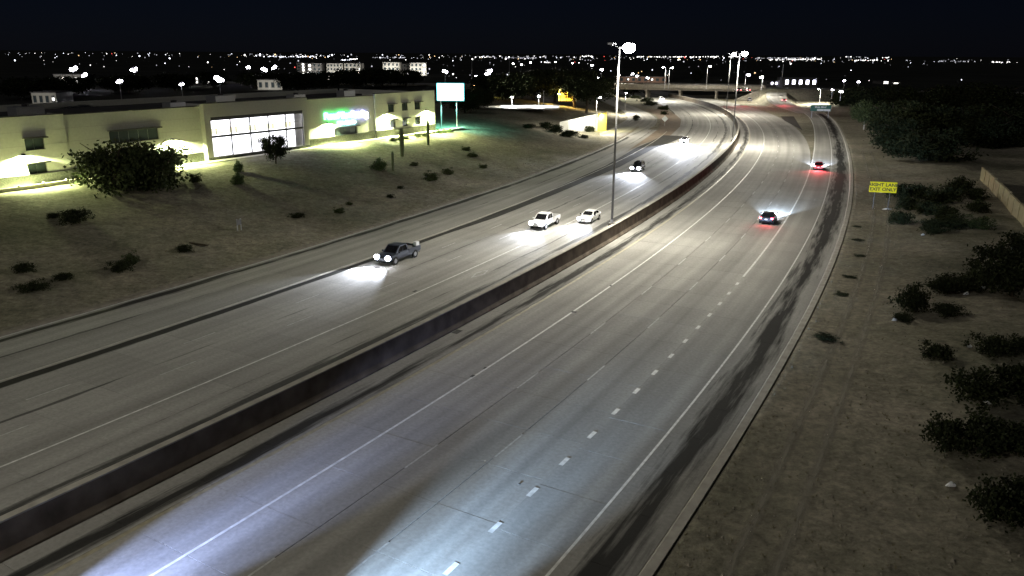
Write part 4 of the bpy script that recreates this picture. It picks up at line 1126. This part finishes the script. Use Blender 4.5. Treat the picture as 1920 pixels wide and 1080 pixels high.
link("fallen_board", MB().box((0, 0, .06), (2.6, .3, .1)).loft([[(-1.2, -.1, .11), (-1.2, .1, .11), (-1.2, .1, .2), (-1.2, -.1, .2)], [(1.0, -.1, .11), (1.0, .1, .11), (1.0, .1, .15), (1.0, -.1, .15)]]).mesh("fallen_board"), M_BARK, loc=q, rz=R(-20), label="dark board lying on the left bank near the road", cat="board")
# litter
for px, py, s_, label in ((1663, 393, .8, "white plastic sheet lying left of the bush cluster"), (1730, 441, .34, "small white scrap below the lowest bush of the cluster"), (1677, 601, .28, "white cup shaped scrap under the spiky bush"), (1783, 911, .3, "pale scrap on the bare ground at lower right"), (1812, 552, .4, "pale scrap in front of the long low bush row"), (1844, 541, .35, "pale round scrap beside the near tree's foot"), (1817, 651, .22, "tiny pale scrap between the two round bushes"), (1850, 757, .25, "pale scrap beneath the upper black bush")):
    p = ground_at(px, py, .6); mb = MB(); r2 = random.Random(px)
    n = 9; rings = []
    for w, z in ((1, .0), (.9, .06), (.4, .12)):
        rings.append([(s_ * w * math.cos(2 * math.pi * i / n) * r2.uniform(.7, 1.1), s_ * .45 * w * math.sin(2 * math.pi * i / n) * r2.uniform(.7, 1.1), z * (1 + r2.random())) for i in range(n)])
    obj("plastic_scrap", mb.loft(rings), M_LITTER, loc=(p[0], p[1], p[2]), rz=r2.uniform(-.4, .4), label=label, cat="scrap", group="scraps of litter on the right bank")

# ------------------------------------------------------------------ street lamps and other lit poles
def street_lamp(base, h, label, power=0, color=WARM, mat=None, arm=1.6, rz=0.0, r0=.1, lens=.34, name="street_lamp", group="street lamps in the distance"):
    root = empty(name, base, rz, label=label, cat="street lamp", group=group)
    obj("pole", MB().tube((0, 0, -.3), (0, 0, h), r0, r0 * .6, 8), M_STEEL, root)
    if arm: obj("arm", MB().tube((0, 0, h - .1), (arm, 0, h + .15), r0 * .5, r0 * .4, 6), M_STEEL, root)
    hd_ = obj("lamp_head", MB().loft([[(arm + x, y * .9, h + .2 + z) for x, y, z in ((-lens, -lens * .5, -.06), (lens, -lens * .5, -.06), (lens, lens * .5, -.06), (-lens, lens * .5, -.06))], [(arm + x, y, h + .3) for x, y in ((-lens * .7, -lens * .3), (lens * .7, -lens * .3), (lens * .7, lens * .3), (-lens * .7, lens * .3))]]), M_STEEL, root)
    obj("lens", MB().loft([[(arm + lens * w * math.cos(a), lens * .7 * w * math.sin(a), h + .13 - dz) for a in np.linspace(0, 2 * math.pi, 11)[:-1]] for w, dz in ((.9, 0), (.8, lens * .45), (.35, lens * .75))]), mat or M_LED, hd_)
    if power: lamp('SPOT', root, (arm, 0, h - .4 - lens), power, color, .2, R(160), .4, (0, 0, -1))
    return root
def lamp_from(px, py_base, py_top, z, label, **k):
    b = survey(px, py_base, z); return street_lamp(b, top_z(b, px, py_top) - z, label, **k)
lamp_from(1117, 243, 183, 1.6, "street lamp standing before the pale wedge wall", power=5000, arm=.9, mat=M_LED)
lamp_from(1246, 166, 126, BZ, "left lamp post of the pair on the overpass", power=3500, arm=-1.2, lens=.55, r0=.16)
lamp_from(1253, 166, 127, BZ, "right lamp post of the pair on the overpass", power=5000, arm=1.2, lens=.55, r0=.16)
lamp_from(1324, 166, 124, BZ, "lamp post on the overpass midway to the far mast", power=3500, arm=1.2, lens=.6, r0=.16)
lamp_from(1396, 170, 140, BZ, "bright double lamp post behind the far mast", power=3500, arm=1.2, lens=1.0, r0=.16, mat=M_FLOOD)
lamp_from(1428, 168, 144, BZ, "lamp post with square head right of the far mast", power=3500, arm=-.6, lens=1.0, r0=.16)
lamp_from(1536, 197, 167, .3, "lamp post rising behind the green exit sign", power=9000, arm=-1.0, lens=.45, r0=.16)
lamp_from(1157, 162, 141, 5.5, "lamp post just right of the near mast's pole", power=8000, arm=.8, lens=.5, r0=.14)
lamp_from(1172, 214, 175, .5, "thin pole beside the entry ramp", power=6000, arm=.0, lens=.3, r0=.08)
lamp_from(1019, 206, 172, 4.4, "unlit grey pole left of the pale wedge wall lamp", power=0, arm=0, lens=.2, mat=M_DIM, r0=.12)
lamp_from(1048, 190, 176, 4.4, "amber lamp post by the amber lit canopy", power=2500, color=(1, .7, .2), arm=.0, lens=.5, mat=M_HPS)
lamp_from(1107, 152, 122, 4.4, "white lamp on a post left of the near mast", arm=.6, lens=.9, mat=M_FLOOD)
lamp_from(1116, 170, 146, 4.4, "green tinted lamp beside the dark ramp trees", power=1500, color=(.5, 1, .5), arm=.6, lens=.9, mat=M_LED)
# tall flagpole-like post right of the far mast
fp = survey(1465, 160, 4.6)
street_lamp(fp, top_z(fp, 1467, 122) - 4.6, "tall plain white pole in front of the purple lit shop", arm=0, lens=.25, mat=M_DIM, r0=.32, name="tall_pole")
for px, y0, y1, lab in ((885, 148, 112, "tall thin pole left of the twin bright sign blobs"), (955, 145, 115, "tall thin pole above the dark trees")):
    b = survey(px, y0, 4.4); street_lamp(b, top_z(b, px, y1) - 4.4, lab, arm=0, lens=.3, mat=M_DIM, r0=.3, name="tall_pole")
lab_l = ["first", "second", "third", "fourth", "fifth", "sixth"]
for k, (px, py) in enumerate(((962, 119), (978, 121), (995, 117), (1041, 116), (1073, 118))):
    b = survey(px, py + 10, 4.4); street_lamp(b, top_z(b, px, py) - 4.4, lab_l[k] + " from left in the row of five lamp posts under the skyline", arm=0, lens=1.1, mat=M_LED, r0=.2)

# floodlights behind the office roof: poles with big heads
for px, py, sz, z, label in ((137, 130, 1.9, 13, "left one of two dazzling floodlights behind the roof"), (251, 131, 2.0, 13, "right one of two dazzling floodlights behind the roof"), (224, 154, 1.1, 11, "floodlight lower left of the right dazzling one"), (411, 149, 1.7, 12, "big round floodlight left of the round dark tree"),
                          (494, 130, 1.6, 13, "violet white floodlight left of the apartment blocks"), (513, 127, 1.4, 13, "floodlight right of the violet white one"), (340, 157, .9, 11, "small floodlight between roof and big round one"), (158, 141, 1.2, 12, "floodlight right below the left dazzling one"),
                          (834, 134, 1.3, 13, "floodlight above the pylon sign"), (919, 132, 1.6, 12, "upper bright blob of the twin lit signs"), (466, 127, 1.3, 13, "leftmost of the small floodlights by the apartment blocks"), (1003, 146, .9, 10, "round lamp above the lit parking lot"), (915, 138, 1.8, 10, "lower bright blob of the twin lit signs"), (893, 143, .7, 9, "small lamp left of the twin lit signs"),
                          (1128, 130, 1.2, 12, "small lamp left of the near mast under the skyline"), (1186, 139, .8, 9, "small lamp over the overpass, first right of the mast"), (1195, 143, .8, 9, "small lamp over the overpass, second right of the mast"), (1215, 146, .8, 9, "small lamp over the overpass, third right of the mast"),
                          (1561, 168, .6, 8, "left of two small lamps over the right thicket"), (1577, 171, .8, 8, "right of two small lamps over the right thicket"), (1583, 152, .7, 9, "upper small lamp over the right thicket"), (1610, 153, .6, 9, "upper small lamp right over the thicket")):
    x, y, z = survey(px, py, z); sz *= 1.35
    root = empty("floodlight", (x, y, 4.3), 0, label=label, cat="floodlight", group="floodlights in the distance")
    obj("pole", MB().tube((0, 0, 0), (0, 0, z - 4.3), .15, .1, 8), M_STEEL, root)
    hd_ = obj("lamp_head", MB().box((0, .35, z - 4.3), (sz * 1.1, .5, sz * .8)), M_DARKMETAL, root)
    r3 = random.Random(px * 7 + py)
    for k in range(3):
        ox, oz, ss = (k - 1) * sz * r3.uniform(.25, .5), sz * r3.uniform(-.3, .3), sz * r3.uniform(.35, .8)
        obj("lens", MB().loft([[(ox + ss * w * .55 * math.cos(a), -dy - .02 * k, z - 4.3 + oz + ss * w * .5 * math.sin(a)) for a in np.linspace(0, 2 * math.pi, 9)[:-1]] for w, dy in ((1, -.08), (.9, .2), (.5, .34))]), M_FLOOD, hd_)

# ------------------------------------------------------------------ far buildings
M_FARW = plain("far_stucco", (.3, .29, .26), .9, var=.1, scale=.3)
M_FARD = plain("far_dark_stucco", (.13, .125, .12), .9, var=.1, scale=.3)
def far_building(name, px0, px1, py0, py1, y, label, cols, rows, mat, lit, rz=0.0, depth=14, wash=0, cat="building", litmat=None):
    xa, _, zt = survey_far(px0, py0, y); xb, _, zb = survey_far(px1, py0, y); zb = survey_far((px0 + px1) / 2, py1, y)[2]; zb = min(zb, 4.3)
    w = xb - xa; h = zt - zb
    root = empty(name, ((xa + xb) / 2, y, zb), rz, label=label, cat=cat, group="buildings in the distance")
    obj("wall", MB().box((0, depth / 2, h / 2), (w, depth, h)), mat, root)
    obj("roof", MB().box((0, depth / 2, h + .15), (w + .5, depth + .5, .3)), M_ROOF, root)
    z0 = 4.4 - zb; hh = h - z0
    for r_ in range(rows):
        for c_ in range(cols):
            wx = w / cols * .42; wz = hh / rows * .5
            cx = -w / 2 + w * (c_ + .5) / cols; cz = z0 + hh * (r_ + .5) / rows
            f_ = obj("window", MB().box((cx, -.03, cz), (wx + .3, .1, wz + .3)), M_FARD, root)
            obj("pane", MB().box((cx, -.08, cz), (wx, .06, wz)), (litmat or M_WINLIT) if (r_, c_) in lit else M_WIN, f_)
    if wash:
        for k in range(2): lamp('SPOT', root, (-w / 4 + k * w / 2, -9, 1.5 + z0), wash, (1, .97, .9), .4, R(140), .6, (0, 1, .35), "facade_bulb")
    return root
far_building("apartment_block", 718, 748, 117, 141, 640, "pale four storey apartment block with dark windows, left of the lit pair", 4, 3, M_FARW, {(0, 3)}, wash=2200)
far_building("apartment_block", 769, 799, 118, 141, 640, "pale apartment block with dark windows, right of the lit pair", 4, 3, M_FARW, {(2, 3), (1, 3)}, wash=2200)
far_building("apartment_block", 749, 768, 120, 141, 655, "dark apartment block between the two pale ones", 3, 3, M_FARD, {(0, 2)})
far_building("apartment_block", 576, 602, 119, 141, 640, "grey apartment block at the left end of the row", 3, 3, M_FARD, {(1, 0), (2, 0)}, wash=800)
far_building("apartment_block", 612, 642, 119, 143, 640, "grey apartment block with three lit windows mid row", 5, 3, M_FARW, {(0, 2), (0, 3), (0, 4)}, wash=800)
far_building("apartment_block", 646, 676, 119, 141, 640, "grey apartment block right of the three lit windows", 4, 3, M_FARW, {(0, 3), (1, 3)}, wash=800)
far_building("apartment_block", 556, 572, 118, 141, 640, "narrow dark block with a column of lit windows", 2, 4, M_FARD, {(0, 1), (1, 1), (2, 1), (3, 1)})
far_building("strip_mall", 612, 652, 139, 148, 470, "low lit shop front with a red sign among the trees", 6, 1, M_FARD, {(0, 0), (0, 1), (0, 2)}, depth=10)
far_building("low_house", 58, 104, 174, 190, 260, "pale low house behind the roof's left end", 4, 1, M_FARW, set(), wash=220, depth=10)
far_building("low_house", 482, 528, 150, 158, 380, "low white roofed house behind the lobby roof", 4, 1, M_FARW, set(), wash=450, depth=10)
far_building("low_house", 100, 160, 140, 152, 420, "low house under the left dazzling floodlight", 5, 1, M_FARD, {(0, 1), (0, 3)}, wash=700, depth=10)
far_building("low_house", 350, 400, 140, 152, 420, "low shop with red and white lit windows left of the big floodlight", 7, 1, M_FARD, {(0, 0), (0, 2), (0, 5), (0, 6)}, wash=0, depth=10)
shop = far_building("shop", 1470, 1534, 146, 165, 470, "shop with blazing violet white windows beyond the exit ramp", 5, 1, M_FARD, {(0, 0), (0, 1), (0, 2), (0, 3), (0, 4)}, depth=12, litmat=M_SHOPLIT)
far_building("shop", 1436, 1468, 152, 164, 480, "smaller lit shop left of the violet white windows", 4, 1, M_FARD, {(0, 1), (0, 2)}, depth=12, litmat=M_SHOPLIT)
far_building("warehouse", 1652, 1690, 152, 164, 520, "long low building with two lit strips on the right", 2, 2, M_FARD, {(0, 0), (1, 0), (0, 1)}, depth=12)
far_building("low_house", 1160, 1250, 144, 160, 520, "brown low buildings behind the overpass", 8, 1, plain("brown_stucco", (.22, .13, .09), .9), set(), wash=500, depth=12)
# gas canopy with amber light and parking lot behind the trees
cb = survey(1065, 190, 4.4)
gc = empty("amber_canopy", cb, 0, label="small canopy lit amber among the dark trees", cat="canopy")
obj("roof", MB().box((0, 0, 4.6), (7, 5, .5)), M_FARW, gc)
for x, y_ in ((-3, -2), (3, -2), (-3, 2), (3, 2)): obj("post", MB().tube((x, y_, 0), (x, y_, 4.4), .12), M_STEEL, gc)
obj("back_wall", MB().box((0, 2.6, 1.9), (7, .2, 3.8)), M_BLOCKY, gc)
lamp('POINT', gc, (0, -.5, 3.8), 1800, (1.0, .62, .15), .3)
obj("lens", MB().box((-.6, -2.3, 4.3), (2.0, .3, .3)), M_HPS, gc)
pk = [survey(945, 206, 4.46), survey(1048, 206, 4.46), survey(1050, 196, 4.46), survey(935, 197, 4.46)]
patch("parking_lot", [(q[0], q[1]) for q in pk], 4.52, M_CONC_L, "brightly lit parking lot behind the dark trees")
for px, py, lab in ((960, 190, "left lamp over the lit parking lot"), (1010, 188, "right lamp over the lit parking lot")):
    lamp_from(px, 200, py - 8, 4.5, lab, power=14000, color=(.95, .97, 1), arm=0, lens=.5, mat=M_LED)
yb_ = survey(898, 182, 4.4)
yt = tree((yb_[0], yb_[1], 4.2), 3.0, 4.0, "small tree lit bright yellow beside the pylon sign", 2, "trees in the distance")
street_lamp((yb_[0] - 2.2, yb_[1] - 2.6, 4.3), 4.6, "short amber lamp at the bright yellow tree", power=2600, color=(1, .9, .15), arm=.3, lens=.4, mat=M_HPS)
pl = survey(1850, 250, 3.0)
street_lamp((pl[0], pl[1], 2.2), 2.6, "yellow porch light shining in the right thicket", power=150, color=(1, .85, .2), arm=0, lens=.55, mat=glow("porch_lens", (1, .85, .25), .9, False))
# cars waiting on the cross street and on the exit ramp
for px, py, z, kind, label, hd_ in ((1383, 172, BZ, "suv", "left of two cars braking on the overpass street", R(90)), (1400, 171.5, BZ, "sedan", "right of two cars braking on the overpass street", R(90)), (1470, 191, 2.0, "sedan", "car braking at the top of the exit ramp", R(72)), (1405, 190, .6, "suv", "small pale car parked below the overpass street", R(80))):
    q = survey(px, py, z)
    vehicle(kind, 0, 0, True, M_GREYCAR, label, "car", head=False, tail=(py != 190), brake=True, loc=(q[0], q[1], z), hd=hd_, name="braking_car" if py != 190 else "parked_car", tailpow=900 if py != 190 else 0)

# ------------------------------------------------------------------ city lights out to the horizon: nobody could count them
def city():
    r = np.random.RandomState(7)
    mats = [glow("city_light_white", (1, .97, .93), 1.3, False), glow("city_light_blue", (.85, .88, 1.0), 1.5, False), glow("city_light_amber", (1, .66, .32), .7, False), glow("city_light_red", (1, .12, .1), 1.0, False), glow("city_light_dim", (.9, .9, 1.0), .22, False)]
    buckets = [MB() for _ in mats]
    n = 760
    for k in range(n):
        px = r.uniform(-40, 1960)
        band = r.rand()
        if px > 1640 and r.rand() < .55: continue
        if px < 420 and r.rand() < .45: continue
        if band < .62: py = 104 + abs(r.normal(0, 4)) + (px - 960) * .0072
        else: py = 108 + r.rand() ** 1.5 * 40 + (px - 960) * .0072
        if py > 126 and (px > 1250 or px < 500) and r.rand() < .6: continue
        z = r.uniform(7, 13) if py < 120 else r.uniform(6, 10)
        dx, dy, dz = ray(px, py); t = (z - CAM_H) / dz
        if t < 0: continue
        x, y = dx * t, dy * t
        if y > 12000: continue
        if y < 320: continue
        s_ = y * r.choice([.00025, .0004, .0006, .001], p=[.45, .33, .17, .05])
        i = r.choice(5, p=[.22, .18, .06, .02, .52])
        b = buckets[i]; o = len(b.v)
        b.v += [(x - s_, y, z), (x + s_, y, z), (x, y - s_, z), (x, y + s_, z), (x, y, z - s_), (x, y, z + s_)]
        b.f += [(o + a, o + c, o + d) for a, c, d in ((0, 2, 5), (2, 1, 5), (1, 3, 5), (3, 0, 5), (2, 0, 4), (1, 2, 4), (3, 1, 4), (0, 3, 4))]
    # long lit streets near the horizon
    for px0, px1, py, i in ((495, 590, 106, 1), (640, 660, 112, 1), (655, 672, 110.5, 0), (890, 925, 107, 0), (1092, 1112, 105, 0), (1195, 1390, 106.5, 0), (1420, 1530, 109, 4), (1440, 1540, 111.5, 0), (1585, 1600, 106, 0), (1600, 1645, 113, 0), (1582, 1625, 107, 4), (1015, 1033, 117, 0), (1655, 1670, 108, 0), (1760, 1830, 115, 4), (1860, 1895, 116.5, 0), (700, 760, 108, 4), (940, 1010, 108.5, 4)):
        for q in np.arange(px0, px1, 1.6):
            if r.rand() < .45: continue
            yv = py + r.normal(0, .5); z = 8.0; dx, dy, dz = ray(q, yv); t = (z - CAM_H) / dz
            if t < 0 or dy * t > 14000: continue
            x, y = dx * t, dy * t; s_ = y * .0006 * r.uniform(.5, 1.2); b = buckets[i]; o = len(b.v)
            b.v += [(x - s_, y, z), (x + s_, y, z), (x, y - s_, z), (x, y + s_, z), (x, y, z - s_), (x, y, z + s_)]
            b.f += [(o + a, o + c, o + d) for a, c, d in ((0, 2, 5), (2, 1, 5), (1, 3, 5), (3, 0, 5), (2, 0, 4), (1, 2, 4), (3, 1, 4), (0, 3, 4))]
    me = bpy.data.meshes.new("city_lights"); V, F, I = [], [], []
    for k, b in enumerate(buckets):
        o = len(V); V += b.v; F += [tuple(i + o for i in f) for f in b.f]; I += [k] * len(b.f); me.materials.append(mats[k])
    me.from_pydata(V, [], F); me.polygons.foreach_set("material_index", I); me.update()
    link("city_lights", me, kind="stuff", label="countless small lights of the far city along the horizon")
city()

# ------------------------------------------------------------------ loose stones, dry tufts and wheel tracks on the banks
def scatter():
    r = np.random.RandomState(3); st = MB(); tf = MB()
    def spot():
        if r.rand() < .6:
            y = 26 + r.rand() ** 1.6 * 110; x = xr(y) + .4 + r.rand() ** 1.2 * 24
        else:
            y = 45 + r.rand() * 130; x = xl(y) - .4 - r.rand() * 34
        return x, y, hgt(x, y)
    for _ in range(4200):
        x, y, z = spot(); s_ = .03 + .09 * r.rand() ** 3; a = r.rand(4) * .5 + .7
        o = len(st.v); st.v += [(x - s_ * a[0], y, z), (x + s_ * a[1], y, z), (x, y - s_ * a[2], z), (x, y + s_ * a[3], z), (x, y, z + s_ * a[0])]
        st.f += [(o, o + 2, o + 4), (o + 2, o + 1, o + 4), (o + 1, o + 3, o + 4), (o + 3, o, o + 4)]
    for _ in range(1500):
        x, y, z = spot(); h = .08 + .16 * r.rand()
        for k in range(7):
            a = r.rand() * 6.28; d = h * (.3 + r.rand()); w = .012
            o = len(tf.v); tf.v += [(x - w, y, z), (x + w, y, z), (x + math.cos(a) * d, y + math.sin(a) * d, z + h * (.5 + r.rand() * .7))]; tf.f.append((o, o + 1, o + 2))
    obj("loose_stones", st, plain("desert_stone", (.24, .215, .175), .9, var=.3, scale=1.0), kind="stuff", label="small stones scattered over both banks")
    obj("dry_grass", tf, plain("dry_straw", (.16, .14, .08), .9, var=.3, scale=1.0), kind="stuff", label="dry grass tufts scattered over both banks")
scatter()
def wheel_track(u, w):
    mb = MB(); uv = []; qs = np.arange(PD.s_of_y(20), PD.s_of_y(190), 1.5); us = np.linspace(-w / 2, w / 2, 5)
    for q in qs:
        for k in us:
            p = PD.off(q, u + k + .25 * math.sin(q * .05)); mb.v.append((p[0], p[1], hgt(p[0], p[1]) + .03)); uv.append((k / w + .5, q))
    n = len(us)
    for i in range(len(qs) - 1):
        for j in range(n - 1): mb.f.append((i * n + j, i * n + j + 1, (i + 1) * n + j + 1, (i + 1) * n + j))
    mb.uv = uv
    obj("wheel_track", mb, M_TRACK, kind="structure", label="faint pale wheel track worn into the right bank")
M_TRACK, tn, tl, tb = new_mat("worn_track")
tb.inputs["Base Color"].default_value = (.27, .25, .205, 1); tb.inputs["Roughness"].default_value = .95; tb.inputs["Specular IOR Level"].default_value = .1
_uv = tn.new("ShaderNodeUVMap"); _sp = tn.new("ShaderNodeSeparateXYZ"); tl.new(_uv.outputs[0], _sp.inputs[0])
_a = tn.new("ShaderNodeMath"); _a.operation = 'PINGPONG'; _a.inputs[1].default_value = .5; tl.new(_sp.outputs[0], _a.inputs[0])
_mp = tn.new("ShaderNodeMapping"); _mp.inputs["Scale"].default_value = (3, .6, 1); tl.new(_uv.outputs[0], _mp.inputs[0])
_nz = tn.new("ShaderNodeTexNoise"); _nz.inputs["Scale"].default_value = 1; _nz.inputs["Detail"].default_value = 6; tl.new(_mp.outputs[0], _nz.inputs["Vector"])
_m2 = tn.new("ShaderNodeMath"); _m2.operation = 'MULTIPLY'; tl.new(_a.outputs[0], _m2.inputs[0]); tl.new(_nz.outputs["Fac"], _m2.inputs[1])
_m3 = tn.new("ShaderNodeMapRange"); _m3.inputs[1].default_value = .04; _m3.inputs[2].default_value = .28; _m3.inputs[4].default_value = .75; tl.new(_m2.outputs[0], _m3.inputs[0]); tl.new(_m3.outputs[0], tb.inputs["Alpha"])
wheel_track(-10.6, .9); wheel_track(-12.4, .9)
